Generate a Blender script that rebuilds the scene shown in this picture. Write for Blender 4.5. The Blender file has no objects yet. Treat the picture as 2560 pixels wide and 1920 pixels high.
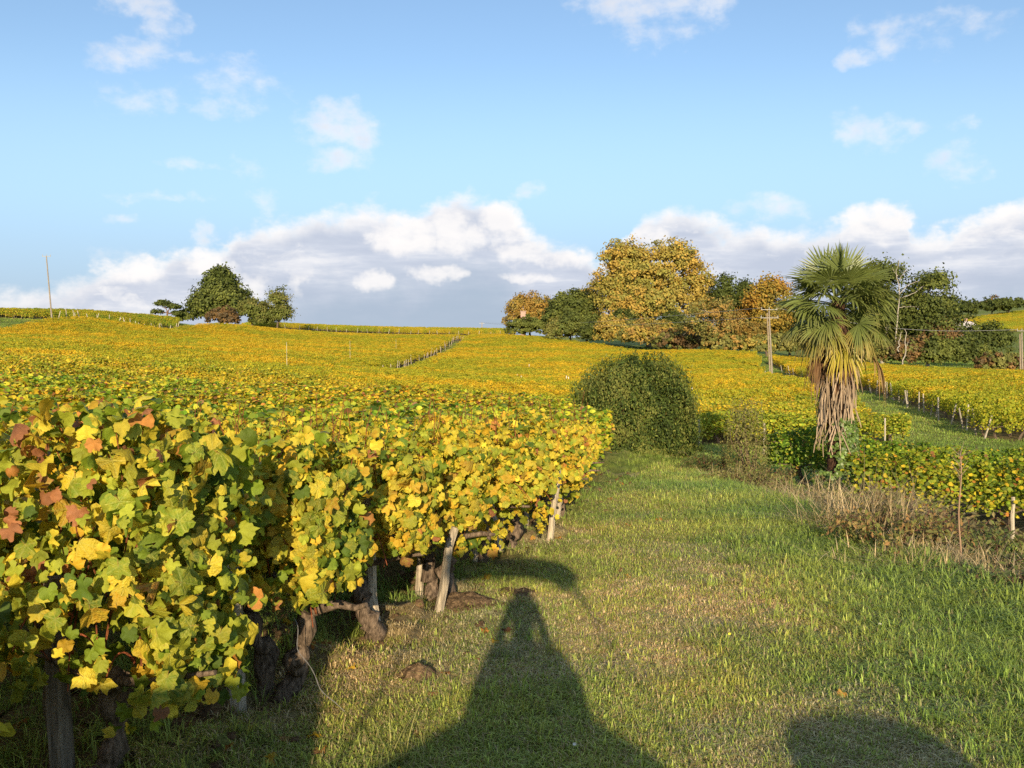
import bpy, math, random
import numpy as np
from mathutils import Vector, Matrix

rng = np.random.default_rng(11)
random.seed(11)
S = bpy.context.scene
COL = S.collection
R = math.radians
# ------------------------------------------------------------------ camera
CAM_H = 1.7
PITCH = math.atan(110 / 2328.0)          # looking slightly down
cam_d = bpy.data.cameras.new('camera')
cam_d.sensor_width = 36.0
cam_d.lens = 36.0 * 2328 / 2560
cam_d.clip_start = 0.05
cam_d.clip_end = 5000
cam = bpy.data.objects.new('camera', cam_d)
COL.objects.link(cam)
cam.location = (0, 0, CAM_H)
cam.rotation_euler = (R(90) - PITCH, 0, 0)
S.camera = cam
S.render.resolution_x, S.render.resolution_y = 1024, 768


def ray(u, v):
    """direction of a photograph pixel (2560 x 1920), scaled so that y = 1"""
    cx, cy, cz = u - 1280.0, 960.0 - v, 2328.0
    y = cz * math.cos(PITCH) + cy * math.sin(PITCH)
    z = -cz * math.sin(PITCH) + cy * math.cos(PITCH)
    return np.array([cx / y, 1.0, z / y])


def P(u, v, D):
    return np.array([0, 0, CAM_H]) + ray(u, v) * D


# ------------------------------------------------------------------ light
sd = ray(1306, 1481)
sd /= np.linalg.norm(sd)                 # direction the sunlight travels
SUN_EL = math.asin(-sd[2])
sun_d = bpy.data.lights.new('sun', 'SUN')
sun_d.energy = 5.0
sun_d.angle = R(0.53)
sun_d.color = (1.0, 0.82, 0.56)
sun = bpy.data.objects.new('sun', sun_d)
COL.objects.link(sun)
sun.rotation_euler = Vector(sd).to_track_quat('-Z', 'Y').to_euler()
sun.location = (0, -30, 20)

W = bpy.data.worlds.new('World')
S.world = W
W.use_nodes = True
W.cycles.sampling_method = 'MANUAL'
W.cycles.sample_map_resolution = 256
wn, wl = W.node_tree.nodes, W.node_tree.links
wn.clear()


def N(tree, t, **kw):
    n = tree.nodes.new(t)
    for k, v in kw.items():
        setattr(n, k, v)
    return n


def setin(n, vals):
    for k, v in vals.items():
        n.inputs[k].default_value = v
    return n


# the long cloud bank: its upper edge, and small clouds (u, v, half width, half height, weight), as directions seen from the hill
BANK = [(-60, 735), (0, 722), (150, 705), (250, 675), (300, 650), (380, 655), (450, 630), (540, 622), (565, 590), (640, 548), (720, 535), (830, 520), (960, 503), (1015, 518), (1060, 508), (1100, 488),
        (1170, 473), (1240, 480), (1280, 505), (1300, 548), (1345, 580), (1410, 602), (1480, 618), (1525, 645), (1548, 640), (1565, 575), (1595, 548), (1640, 528), (1720, 516), (1785, 530),
        (1830, 550), (1900, 545), (1960, 562), (2050, 552), (2130, 530), (2170, 508), (2250, 510), (2285, 560), (2320, 575), (2370, 555), (2400, 532), (2480, 508), (2560, 488), (2640, 500)]
LOBES = [
    (505, 592, 36, 36, .9), (300, 640, 55, 18, .55), (1930, 518, 95, 26, .7), (840, 312, 90, 42, .95), (880, 335, 70, 34, .9), (838, 388, 50, 34, .8), (880, 385, 60, 40, .45),
    (600, 215, 110, 58, .5), (545, 266, 46, 26, .6), (650, 240, 70, 30, .4), (330, 140, 90, 30, .66), (420, 146, 80, 14, .5), (400, 40, 48, 60, .7), (330, 2, 56, 28, .8), (385, 88, 24, 34, .4), (360, 252, 75, 30, .5), (300, 212, 60, 20, .36),
    (1600, 0, 170, 46, .9), (1730, 0, 100, 44, .95), (1660, 62, 120, 44, .5), (2215, 100, 62, 44, .6), (2150, 82, 36, 22, .5), (2135, 148, 48, 15, .7), (2350, 70, 70, 40, .42), (2475, 60, 52, 27, .55),
    (2160, 325, 72, 42, .68), (2225, 335, 60, 34, .4), (2290, 326, 34, 20, .5), (2400, 322, 30, 16, .4), (2400, 408, 50, 32, .6), (465, 408, 70, 13, .5), (365, 492, 80, 12, .52), (308, 542, 36, 12, .55), (655, 490, 40, 26, .5), (515, 492, 34, 14, .42),
    (1325, 476, 36, 14, .48), (620, 415, 40, 30, .36),
]
# sunlit heaps inside and below the bank
HEAPS = [(1010, 590, 90, 46, 1.0), (1140, 585, 70, 55, 1.0), (1255, 560, 60, 60, 1.0), (930, 700, 44, 26, 1.0), (1090, 690, 60, 20, .9), (340, 680, 80, 30, .9), (520, 660, 60, 34, .9), (1300, 630, 70, 26, .8),
         (750, 705, 22, 44, .55), (1310, 695, 60, 16, .8), (1420, 650, 70, 24, .7), (620, 720, 50, 40, .7), (2190, 560, 70, 46, .9), (1640, 600, 60, 22, .6), (2480, 560, 90, 40, .7)]


def azel(u, v):
    d = ray(u, v)
    d = d / np.linalg.norm(d)
    return math.atan2(d[0], d[1]), math.asin(d[2])


WT = W.node_tree
L = wl.new


def mth(op, a, b=None, c=None):
    n = N(WT, 'ShaderNodeMath', operation=op)
    for i, q in enumerate((a, b, c)):
        if q is None:
            continue
        if isinstance(q, (int, float)):
            n.inputs[i].default_value = q
        else:
            L(q, n.inputs[i])
    return n.outputs[0]


def vmth(op, a, b, c=None):
    n = N(WT, 'ShaderNodeVectorMath', operation=op)
    for i, q in enumerate((a, b, c)):
        if q is None:
            continue
        if isinstance(q, tuple):
            n.inputs[i].default_value = q
        else:
            L(q, n.inputs[i])
    return n.outputs['Value'] if op in ('LENGTH', 'DOT_PRODUCT') else n.outputs[0]


def ramp(x, a, b, lo=0., hi=1., kind='SMOOTHSTEP'):
    n = N(WT, 'ShaderNodeMapRange', interpolation_type=kind)
    setin(n, {'From Min': a, 'From Max': b, 'To Min': lo, 'To Max': hi})
    L(x, n.inputs['Value'])
    return n.outputs[0]


def noise(vec, scale, detail, rough=.55):
    n = setin(N(WT, 'ShaderNodeTexNoise'), {'Scale': scale, 'Detail': detail, 'Roughness': rough})
    L(vec, n.inputs['Vector'])
    return n


def mixcol(f, a, b):
    n = N(WT, 'ShaderNodeMix', data_type='RGBA')
    for q, k in ((f, 'Factor'), (a, 6), (b, 7)):
        if isinstance(q, tuple):
            n.inputs[k].default_value = q
        elif isinstance(q, float):
            n.inputs[k].default_value = q
        else:
            L(q, n.inputs[k])
    return n.outputs[2]


def lobes(vec, rows):
    prev = None
    k = 1 / 2328.0
    for (u, v, hw, hh, w) in rows:
        a, e = azel(u, v)
        ra, re = hw * k * 1.25, hh * k * 1.35
        q = vmth('MULTIPLY_ADD', vec, (1 / ra, 1 / re, 0), (-a / ra, -e / re, 0))
        f = mth('MULTIPLY_ADD', vmth('DOT_PRODUCT', q, q), -w, w)
        prev = f if prev is None else mth('MAXIMUM', prev, f)
    return prev


tc = N(WT, 'ShaderNodeTexCoord')
sep = N(WT, 'ShaderNodeSeparateXYZ'); L(tc.outputs['Generated'], sep.inputs[0])
az = mth('ARCTAN2', sep.outputs[0], sep.outputs[1])
el = mth('ARCSINE', sep.outputs[2])
cmb = N(WT, 'ShaderNodeCombineXYZ'); L(az, cmb.inputs[0]); L(el, cmb.inputs[1])
pos = cmb.outputs[0]
n1 = noise(pos, 20.0, 4.0, .6)
wob = vmth('MULTIPLY', vmth('SUBTRACT', n1.outputs['Color'], (.5, .5, .5)), (.07, .036, 0))
wp = vmth('ADD', pos, wob)
n2 = noise(vmth('MULTIPLY', pos, (1., 1.5, 1.)), 34.0, 6.0, .58)
fb = n2.outputs['Fac']
ws = N(WT, 'ShaderNodeSeparateXYZ'); L(wp, ws.inputs[0])
# bank: depth below its upper edge
fc = N(WT, 'ShaderNodeFloatCurve')
cv = fc.mapping.curves[0]
pts = [((azel(u, v)[0] + .6) / 1.2, azel(u, v)[1] / .3) for u, v in BANK]
pts = [(0.0, .30)] + [q for q in pts if 0.01 < q[0] < .99] + [(1.0, .4)]
while len(cv.points) < len(pts):
    cv.points.new(.5, .5)
for c_, q in zip(cv.points, pts):
    c_.location = q
fc.mapping.update()
L(mth('MULTIPLY_ADD', ws.outputs[0], 1 / 1.2, .5), fc.inputs['Value'])
top = mth('MULTIPLY', fc.outputs[0], .3)
depth = mth('ADD', mth('SUBTRACT', top, ws.outputs[1]), mth('MULTIPLY_ADD', fb, .04, -.021))
a_bank = ramp(depth, -.004, .019, 0., .95)
# small clouds
den = mth('ADD', lobes(wp, LOBES), mth('MULTIPLY_ADD', fb, 2.1, -1.22))
# the rest of the sky, out of frame, carries the same scattered cumulus
gen = noise(tc.outputs['Generated'], 3.4, 5.0)
side = ramp(mth('ABSOLUTE', az), .62, .95, -1.2, 0.)
den = mth('MAXIMUM', den, mth('ADD', mth('MULTIPLY_ADD', gen.outputs['Fac'], 5.0, -2.9), side))
a_puff = ramp(den, -.15, 1.35, 0., .9)
heap = mth('ADD', lobes(wp, HEAPS), mth('MULTIPLY_ADD', fb, 1.8, -1.05))
heap = ramp(heap, -.1, .8)
sky = N(WT, 'ShaderNodeTexSky', sky_type='NISHITA')
sky.sun_disc = False
sky.sun_elevation = SUN_EL
sky.sun_rotation = math.atan2(-sd[0], -sd[1])      # the sun stands behind the viewer
sky.altitude = 60
sky.air_density = 1.0
sky.dust_density = 0.3
sky.ozone_density = 2.5
skym = N(WT, 'ShaderNodeMix', data_type='RGBA', blend_type='MULTIPLY'); skym.inputs['Factor'].default_value = 1.0
L(sky.outputs[0], skym.inputs[6]); skym.inputs[7].default_value = (.95, .95, .95, 1)
BGS = 0.15
WHITE = tuple(c / BGS for c in (.86, .83, .81)) + (1,)
GREY = tuple(c / BGS for c in (.46, .50, .60)) + (1,)
GREY2 = tuple(c / BGS for c in (.57, .60, .68)) + (1,)
AIR = tuple(c / BGS for c in (.335, .415, .52)) + (1,)
# moist air low over the horizon, then the bank (white edge, grey body thinning into that air), then heaps and small clouds
c_ = mixcol(ramp(el, R(5), R(17), .85, 0.), skym.outputs[2], tuple(c / BGS for c in (.39, .60, .82)) + (1,))
c_ = mixcol(ramp(el, R(-1), R(8.5), .85, 0.), c_, AIR)
c_ = mixcol(.03, c_, tuple(c / BGS for c in (.8, .82, .84)) + (1,))
lit = mth('SUBTRACT', 1.0, ramp(mth('MULTIPLY_ADD', fb, -.045, mth('ADD', depth, .024)), .004, .034))
n3 = noise(vmth('MULTIPLY', wp, (1., 2.2, 1.)), 11.0, 5.0, .6)
n4 = noise(vmth('MULTIPLY', pos, (1., 5.5, 1.)), 8.0, 5.0, .6)
lump = mth('MULTIPLY', ramp(n3.outputs['Fac'], .50, .66), ramp(depth, .02, .075, .85, 0.))
lit = mth('MAXIMUM', lit, lump)
body = mixcol(ramp(n4.outputs['Fac'], .35, .65), GREY, GREY2)
body = mixcol(lit, body, WHITE)
body = mixcol(ramp(depth, .05, .125, 0., .85), body, AIR)
body = mixcol(mth('MULTIPLY', ramp(n4.outputs['Fac'], .52, .70), ramp(depth, .03, .11, .55, .0)), body, WHITE)
c_ = mixcol(a_bank, c_, body)
c_ = mixcol(mth('MULTIPLY', heap, .8), c_, WHITE)
under = ramp(mth('MULTIPLY_ADD', n1.outputs['Fac'], 1.6, den), 1.0, 2.0, 0., .45)
c_ = mixcol(a_puff, c_, mixcol(under, WHITE, GREY))
bg = N(WT, 'ShaderNodeBackground'); bg.inputs['Strength'].default_value = BGS
L(c_, bg.inputs['Color'])
wo = N(WT, 'ShaderNodeOutputWorld'); L(bg.outputs[0], wo.inputs['Surface'])

S.view_settings.view_transform = 'Standard'
S.view_settings.look = 'None'
S.view_settings.exposure = 0.3
S.view_settings.gamma = 1.0
cy = S.cycles
cy.max_bounces = 6
cy.diffuse_bounces = 3
cy.glossy_bounces = 2
cy.transmission_bounces = 4
cy.use_denoising = False

# ------------------------------------------------------------------ helpers
def tag(o, label=None, cat=None, group=None, kind=None):
    if label: o['label'] = label
    if cat: o['category'] = cat
    if group: o['group'] = group
    if kind: o['kind'] = kind
    return o


def empty(name, loc=(0, 0, 0), rz=0.0):
    o = bpy.data.objects.new(name, None)
    COL.objects.link(o)
    o.location = loc
    o.rotation_euler = (0, 0, rz)
    o.empty_display_size = .1
    return o


def link(name, me, parent=None, loc=None):
    o = bpy.data.objects.new(name, me)
    COL.objects.link(o)
    if parent is not None:
        o.parent = parent
    if loc is not None:
        o.location = loc
    return o


class MB:
    """collects vertices, polygons, vertex colours and material slots, then makes one mesh"""
    def __init__(self):
        self.v, self.c, self.polys, self.mi, self.n = [], [], [], [], 0

    def add(self, v, f, col=(.5, .5, .5), mi=0):
        v = np.asarray(v, float).reshape(-1, 3)
        f = np.asarray(f, int)
        c = np.asarray(col, float)
        if c.ndim == 1:
            c = np.broadcast_to(c, v.shape)
        self.v.append(v); self.c.append(c)
        self.polys.append(f + self.n); self.mi.append(np.full(len(f), mi))
        self.n += len(v)

    def tube(self, pts, rad, sides=6, col=(.5, .5, .5), mi=0, rough=0.0, cap=True):
        pts = np.asarray(pts, float)
        n = len(pts)
        rad = np.broadcast_to(np.asarray(rad, float), (n,))
        d = np.gradient(pts, axis=0)
        d /= np.linalg.norm(d, axis=1)[:, None] + 1e-9
        ref = np.array([0, 0, 1.]) if abs(d[:, 2]).mean() < .8 else np.array([1., 0, 0])
        a = np.cross(d, ref); a /= np.linalg.norm(a, axis=1)[:, None] + 1e-9
        b = np.cross(d, a)
        th = np.arange(sides) * 2 * math.pi / sides
        k = rad[:, None] * (1 + rough * rng.standard_normal((n, sides)))
        v = pts[:, None, :] + k[:, :, None] * (np.cos(th)[None, :, None] * a[:, None, :] + np.sin(th)[None, :, None] * b[:, None, :])
        v = v.reshape(-1, 3)
        i = np.arange(n - 1)[:, None] * sides
        j = np.arange(sides)[None, :]
        j2 = (j + 1) % sides
        f = np.stack([i + j, i + j2, i + sides + j2, i + sides + j], -1).reshape(-1, 4)
        self.add(v, f, col, mi)
        if cap:
            for e, off in ((0, 0), (n - 1, (n - 1) * sides)):
                q = np.vstack([v[off:off + sides], pts[e]])
                ff = [[s, (s + 1) % sides, sides] for s in range(sides)]
                self.add(q, ff, col, mi)

    def box(self, c, s, col=(.5, .5, .5), mi=0, M=None):
        q = np.array([[x, y, z] for x in (-.5, .5) for y in (-.5, .5) for z in (-.5, .5)]) * np.asarray(s)
        if M is not None:
            q = q @ np.asarray(M).T
        self.add(q + np.asarray(c), [[0, 1, 3, 2], [4, 6, 7, 5], [0, 4, 5, 1], [2, 3, 7, 6], [0, 2, 6, 4], [1, 5, 7, 3]], col, mi)

    def stamp(self, tv, tf, pos, mats, cols, shade=None, mi=0):
        """many copies of a template: pos (n,3), mats (n,3,3) columns = axes times size, cols (n,3)"""
        n, k = len(pos), len(tv)
        if n == 0:
            return
        v = np.einsum('nij,kj->nki', mats, tv) + pos[:, None, :]
        f = (tf[None] + (np.arange(n) * k)[:, None, None]).reshape(-1, tf.shape[1])
        c = np.repeat(cols[:, None, :], k, 1)
        if shade is not None:
            c = c * shade[None, :, None] if shade.ndim == 1 else c * shade[None]
        self.add(v.reshape(-1, 3), f, c.reshape(-1, 3), mi)

    def mesh(self, name, mats, smooth=False):
        me = bpy.data.meshes.new(name)
        V = np.vstack(self.v)
        me.vertices.add(len(V))
        me.vertices.foreach_set('co', V.astype(np.float32).ravel())
        idx = np.concatenate([p.ravel() for p in self.polys])
        tot = np.concatenate([np.full(len(p), p.shape[1]) for p in self.polys])
        st = np.concatenate([[0], np.cumsum(tot)[:-1]])
        me.loops.add(len(idx)); me.loops.foreach_set('vertex_index', idx.astype(np.int32))
        me.polygons.add(len(tot))
        me.polygons.foreach_set('loop_start', st.astype(np.int32))
        me.polygons.foreach_set('loop_total', tot.astype(np.int32))
        me.polygons.foreach_set('material_index', np.concatenate(self.mi).astype(np.int32))
        me.polygons.foreach_set('use_smooth', np.full(len(tot), smooth))
        at = me.color_attributes.new('col', 'FLOAT_COLOR', 'POINT')
        C = np.vstack(self.c)
        at.data.foreach_set('color', np.hstack([C, np.ones((len(C), 1))]).astype(np.float32).ravel())
        me.update(calc_edges=True)
        for m in (mats if isinstance(mats, (list, tuple)) else [mats]):
            me.materials.append(m)
        return me

    def obj(self, name, mats, parent=None, smooth=False, loc=None):
        return link(name, self.mesh(name, mats, smooth), parent, loc)


def hash2(i, j, seed):
    h = (i.astype(np.int64) * 374761393 + j.astype(np.int64) * 668265263 + seed * 974634777) & 0xffffffff
    h = ((h ^ (h >> 13)) * 1274126177) & 0xffffffff
    return ((h ^ (h >> 16)) & 0xffff) / 65535.0


def vn(x, y, seed=0):
    """value noise 0..1"""
    x, y = np.asarray(x, float), np.asarray(y, float)
    i, j = np.floor(x), np.floor(y)
    fx, fy = x - i, y - j
    fx, fy = fx * fx * (3 - 2 * fx), fy * fy * (3 - 2 * fy)
    a, b, c, d = hash2(i, j, seed), hash2(i + 1, j, seed), hash2(i, j + 1, seed), hash2(i + 1, j + 1, seed)
    return (a * (1 - fx) + b * fx) * (1 - fy) + (c * (1 - fx) + d * fx) * fy


def fbm(x, y, seed=0, o=4):
    s, a, t = 0, 1, 0
    for k in range(o):
        s = s + a * vn(x * 2 ** k, y * 2 ** k, seed + k); t += a; a *= .5
    return s / t


def sstep(a, b, x):
    t = np.clip((np.asarray(x, float) - a) / (b - a), 0, 1)
    return t * t * (3 - 2 * t)


def unit(v):
    v = np.asarray(v, float)
    return v / (np.linalg.norm(v, axis=-1, keepdims=True) + 1e-9)


# ------------------------------------------------------------------ materials
def mat_attr(name, rough=.6, trans=0.0, spec=.3, nscale=0.0, namt=.25, bump=0.0, bscale=60.0, tintmix=None, stretch=1.0):
    m = bpy.data.materials.new(name)
    m.use_nodes = True
    t = m.node_tree
    t.nodes.clear()
    out = N(t, 'ShaderNodeOutputMaterial')
    at = N(t, 'ShaderNodeAttribute', attribute_name='col')
    col = at.outputs['Color']
    if nscale:
        tcn = N(t, 'ShaderNodeTexCoord')
        nz = setin(N(t, 'ShaderNodeTexNoise'), {'Scale': nscale, 'Detail': 4.0})
        vs = N(t, 'ShaderNodeVectorMath', operation='MULTIPLY'); vs.inputs[1].default_value = (1, 1, stretch)
        t.links.new(tcn.outputs['Object'], vs.inputs[0]); t.links.new(vs.outputs[0], nz.inputs['Vector'])
        mr = setin(N(t, 'ShaderNodeMapRange'), {'From Min': .3, 'From Max': .7, 'To Min': 1 - namt, 'To Max': 1 + namt})
        t.links.new(nz.outputs['Fac'], mr.inputs['Value'])
        mx = N(t, 'ShaderNodeVectorMath', operation='SCALE')
        t.links.new(col, mx.inputs[0]); t.links.new(mr.outputs[0], mx.inputs['Scale'])
        col = mx.outputs[0]
    if tintmix:
        # each copy leans towards another colour of its kind
        oi = N(t, 'ShaderNodeAttribute', attribute_name='tint', attribute_type='INSTANCER')
        mx = N(t, 'ShaderNodeMix', data_type='RGBA', blend_type='MULTIPLY')
        mx.inputs['Factor'].default_value = 1.0
        t.links.new(col, mx.inputs[6])
        t.links.new(oi.outputs['Color'], mx.inputs[7])
        col = mx.outputs[2]
    p = N(t, 'ShaderNodeBsdfPrincipled')
    setin(p, {'Roughness': rough, 'Specular IOR Level': spec})
    t.links.new(col, p.inputs['Base Color'])
    if bump:
        tcn = N(t, 'ShaderNodeTexCoord')
        nz = setin(N(t, 'ShaderNodeTexNoise'), {'Scale': bscale, 'Detail': 5.0, 'Roughness': .65})
        vs = N(t, 'ShaderNodeVectorMath', operation='MULTIPLY'); vs.inputs[1].default_value = (1, 1, stretch)
        t.links.new(tcn.outputs['Object'], vs.inputs[0]); t.links.new(vs.outputs[0], nz.inputs['Vector'])
        bp = setin(N(t, 'ShaderNodeBump'), {'Strength': bump, 'Distance': .02})
        t.links.new(nz.outputs['Fac'], bp.inputs['Height'])
        t.links.new(bp.outputs[0], p.inputs['Normal'])
    sh = p.outputs[0]
    if trans:
        tr = N(t, 'ShaderNodeBsdfTranslucent')
        br = N(t, 'ShaderNodeVectorMath', operation='MULTIPLY'); br.inputs[1].default_value = (1.15, 1.1, .6)
        t.links.new(col, br.inputs[0]); t.links.new(br.outputs[0], tr.inputs['Color'])
        mx = N(t, 'ShaderNodeMixShader'); mx.inputs[0].default_value = trans
        t.links.new(sh, mx.inputs[1]); t.links.new(tr.outputs[0], mx.inputs[2])
        sh = mx.outputs[0]
    t.links.new(sh, out.inputs['Surface'])
    return m


M_LEAF = mat_attr('vine_leaf', rough=.5, trans=.28, spec=.28, nscale=38., namt=.16, bump=.35, bscale=130.)


def single_leaf_material():
    """a vine leaf seen close: mottled, paler veins from the stalk, browned spots"""
    m = bpy.data.materials.new('single_vine_leaf'); m.use_nodes = True
    t = m.node_tree; t.nodes.clear(); l = t.links.new

    def mt(op, a, b=None, c=None):
        n = N(t, 'ShaderNodeMath', operation=op)
        for i, q in enumerate((a, b, c)):
            if q is None: continue
            if isinstance(q, (int, float)): n.inputs[i].default_value = q
            else: l(q, n.inputs[i])
        return n.outputs[0]

    def mix(f, a, b, bt='MIX'):
        n = N(t, 'ShaderNodeMix', data_type='RGBA', blend_type=bt)
        for q, k in ((f, 'Factor'), (a, 6), (b, 7)):
            if isinstance(q, (tuple, float)): n.inputs[k].default_value = q
            else: l(q, n.inputs[k])
        return n.outputs[2]
    out = N(t, 'ShaderNodeOutputMaterial'); at = N(t, 'ShaderNodeAttribute', attribute_name='col')
    tc_ = N(t, 'ShaderNodeTexCoord'); oi = N(t, 'ShaderNodeObjectInfo')
    of = N(t, 'ShaderNodeVectorMath', operation='ADD'); l(tc_.outputs['Object'], of.inputs[0]); l(oi.outputs['Location'], of.inputs[1])
    nz = setin(N(t, 'ShaderNodeTexNoise'), {'Scale': 1.9, 'Detail': 5.0, 'Roughness': .6}); l(of.outputs[0], nz.inputs['Vector'])
    n2_ = setin(N(t, 'ShaderNodeTexNoise'), {'Scale': 6.0, 'Detail': 3.0}); l(of.outputs[0], n2_.inputs['Vector'])
    sx = N(t, 'ShaderNodeSeparateXYZ'); l(tc_.outputs['Object'], sx.inputs[0])
    a = mt('MULTIPLY', mt('ARCTAN2', sx.outputs[0], sx.outputs[1]), 1 / R(55))
    dv = mt('MULTIPLY', mt('ABSOLUTE', mt('SUBTRACT', a, mt('ROUND', a))), .96)
    rr = mt('SQRT', mt('ADD', mt('MULTIPLY', sx.outputs[0], sx.outputs[0]), mt('MULTIPLY', sx.outputs[1], sx.outputs[1])))
    vein = setin(N(t, 'ShaderNodeMapRange'), {'From Min': .012, 'From Max': .06, 'To Min': .26, 'To Max': 0.0}); l(mt('MULTIPLY', dv, rr), vein.inputs['Value'])
    f1 = setin(N(t, 'ShaderNodeMapRange'), {'From Min': .42, 'From Max': .64, 'To Min': 0.0, 'To Max': .5}); l(nz.outputs['Fac'], f1.inputs['Value'])
    c = mix(f1.outputs[0], at.outputs['Color'], (.60, .50, .05, 1))
    br = setin(N(t, 'ShaderNodeMapRange'), {'From Min': .64, 'From Max': .74, 'To Min': 0.0, 'To Max': .6}); l(n2_.outputs['Fac'], br.inputs['Value'])
    c = mix(br.outputs[0], c, (.30, .15, .05, 1))
    c = mix(vein.outputs[0], c, (.60, .58, .16, 1))
    hv = setin(N(t, 'ShaderNodeMapRange'), {'From Min': .0, 'From Max': 1.0, 'To Min': .78, 'To Max': 1.2}); l(oi.outputs['Random'], hv.inputs['Value'])
    sc = N(t, 'ShaderNodeVectorMath', operation='SCALE'); l(c, sc.inputs[0]); l(hv.outputs[0], sc.inputs['Scale']); c = sc.outputs[0]
    p = setin(N(t, 'ShaderNodeBsdfPrincipled'), {'Roughness': .48, 'Specular IOR Level': .3}); l(c, p.inputs['Base Color'])
    bp = setin(N(t, 'ShaderNodeBump'), {'Strength': .5, 'Distance': .01})
    l(mt('ADD', mt('MULTIPLY', vein.outputs[0], -1.0), mt('MULTIPLY', n2_.outputs['Fac'], 2.0)), bp.inputs['Height']); l(bp.outputs[0], p.inputs['Normal'])
    tr = N(t, 'ShaderNodeBsdfTranslucent'); l(c, tr.inputs['Color'])
    mx = N(t, 'ShaderNodeMixShader'); mx.inputs[0].default_value = .27; l(p.outputs[0], mx.inputs[1]); l(tr.outputs[0], mx.inputs[2])
    l(mx.outputs[0], out.inputs['Surface'])
    return m


M_LEAF1 = single_leaf_material()
M_LEAFT = mat_attr('vine_leaf_mass', rough=.55, trans=.28, spec=.22, tintmix=True)
M_FOL = mat_attr('tree_leaf', rough=.6, trans=.2, spec=.2)
M_GRASS = mat_attr('grass_blade', rough=.55, trans=.3, spec=.2, tintmix=True)
M_DRY = mat_attr('dry_stalk', rough=.75, trans=.1, spec=.1)
M_BARK = mat_attr('bark', rough=.9, spec=.06, nscale=60., namt=.7, bump=1.0, bscale=90., stretch=.22)
M_WOOD = mat_attr('weathered_wood', rough=.85, spec=.1, nscale=70., namt=.5, bump=.8, bscale=110., stretch=.06)
M_PALM = mat_attr('palm_frond', rough=.42, trans=.12, spec=.45)
M_PLAIN = mat_attr('painted_surface', rough=.7, spec=.25, nscale=3., namt=.08)
M_METAL = mat_attr('galvanised_wire', rough=.45, spec=.6)
M_SKIN = mat_attr('cloth_and_skin', rough=.8, spec=.2)

# ------------------------------------------------------------------ terrain
# heights of the land, from points one can place in the picture: (u, v, distance)
CTRL = [(1480, 1120, 19), (2560, 1345, 14.5), (2270, 1110, 34), (2540, 1128, 33), (2080, 985, 65), (1930, 948, 97), (1900, 897, 135), (1740, 893, 140),
        (2200, 935, 110), (2540, 954, 100), (1300, 851, 178), (1500, 872, 163), (1690, 898, 148), (700, 836, 205), (1180, 852, 212), (1250, 836, 235), (720, 822, 235), (0, 842, 108), (400, 840, 150),
        (130, 808, 122), (300, 806, 150), (450, 814, 165), (560, 818, 215), (960, 950, 85), (1080, 897, 130), (350, 900, 75), (600, 912, 80), (850, 928, 85), (2400, 812, 290), (2560, 780, 330), (2500, 868, 210), (2300, 905, 160), (2470, 940, 115)]
pts = [P(*c) for c in CTRL]
pts += [np.array(q, float) for q in [(0, 0, 0), (-2, 4, 0), (2, 4, 0), (-4, 8, -.02), (0, 9, -.05), (3, 9, -.08), (-3, -6, .05), (4, -6, .05), (2.6, 19.6, -.54), (1.6, 19, -.5), (3.3, 19.4, -.6), (2.6, 20.8, -.62), (-12, 12, .22), (-14, 22, .12), (-6, 16, -.05), (1, 15, -.45), (-2.5, 11, -.18), (-10, 40, -.75), (-18, 32, .12),
        (-4, 30, -1.35), (-25, 38, .25), (-2, 45, -2.1), (6, 55, -2.25), (-20, 55, -.6), (-45, 75, .7), (0, 70, -2.2), (8, 30, -1.9), (15, 45, -2.1), (25, 50, -2.0), (45, 70, -1.9), (45, 45, -1.6), (-60, 60, 1.0), (-90, 150, 4.9),
        (-140, 200, 6), (-60, 300, 3.0), (0, 320, 1.0), (60, 260, .2), (-150, 420, 3), (0, 480, -8), (120, 440, 3), (230, 420, 19), (260, 260, 14), (120, 180, 1.2), (90, 120, -.6), (-120, 60, 2), (-60, 10, .4), (60, 0, -1.5), (20, 8, -1.5), (140, 40, -.5), (6, 14.5, -1.3), (7, 18, -1.6), (8, 22, -1.95), (14, 22, -2.1), (22, 26, -2.2), (12, 14, -1.55), (6.5, 10, -1.0), (30, 160, -.6)]]
pts = np.array(pts)
TX = pts[:, :2] / 50.0


def _k(r2):
    return .5 * r2 * np.log(r2 + 1e-12)


def _tps(Xc, z, lam=.004):
    n = len(Xc)
    d2 = ((Xc[:, None] - Xc[None]) ** 2).sum(-1)
    A = np.zeros((n + 3, n + 3))
    A[:n, :n] = _k(d2) + lam * np.eye(n)
    Q = np.hstack([np.ones((n, 1)), Xc])
    A[:n, n:] = Q; A[n:, :n] = Q.T
    return np.linalg.solve(A, np.concatenate([z, np.zeros(3)]))


TW = _tps(TX, pts[:, 2])


def gz(x, y):
    x, y = np.asarray(x, float), np.asarray(y, float)
    sh = np.broadcast(x, y).shape
    X = np.stack([np.broadcast_to(x, sh).ravel(), np.broadcast_to(y, sh).ravel()], 1)
    # far land eases out level
    Xc = np.clip(X, [-260, -40], [300, 480]) / 50.0
    out = np.empty(len(X))
    for s in range(0, len(X), 20000):
        q = Xc[s:s + 20000]
        d2 = ((q[:, None] - TX[None]) ** 2).sum(-1)
        out[s:s + 20000] = _k(d2) @ TW[:-3] + TW[-3] + q @ TW[-2:]
    out = out.reshape(sh)
    near = 1 - sstep(14, 26, y)
    # the lane is level in front, then its right side falls away as a bank
    lane = sstep(-8, -3, x) * (1 - sstep(3.3, 3.5, x)) * (1 - sstep(10, 20, y))
    out = out * (1 - lane) + lane * (-.03 * np.maximum(0, y - 4.5) * (1 + .05 * np.maximum(0, y - 4.5)))
    out = out - near * .12 * np.exp(-((x - 4.6) / .7) ** 2)
    return out


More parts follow.
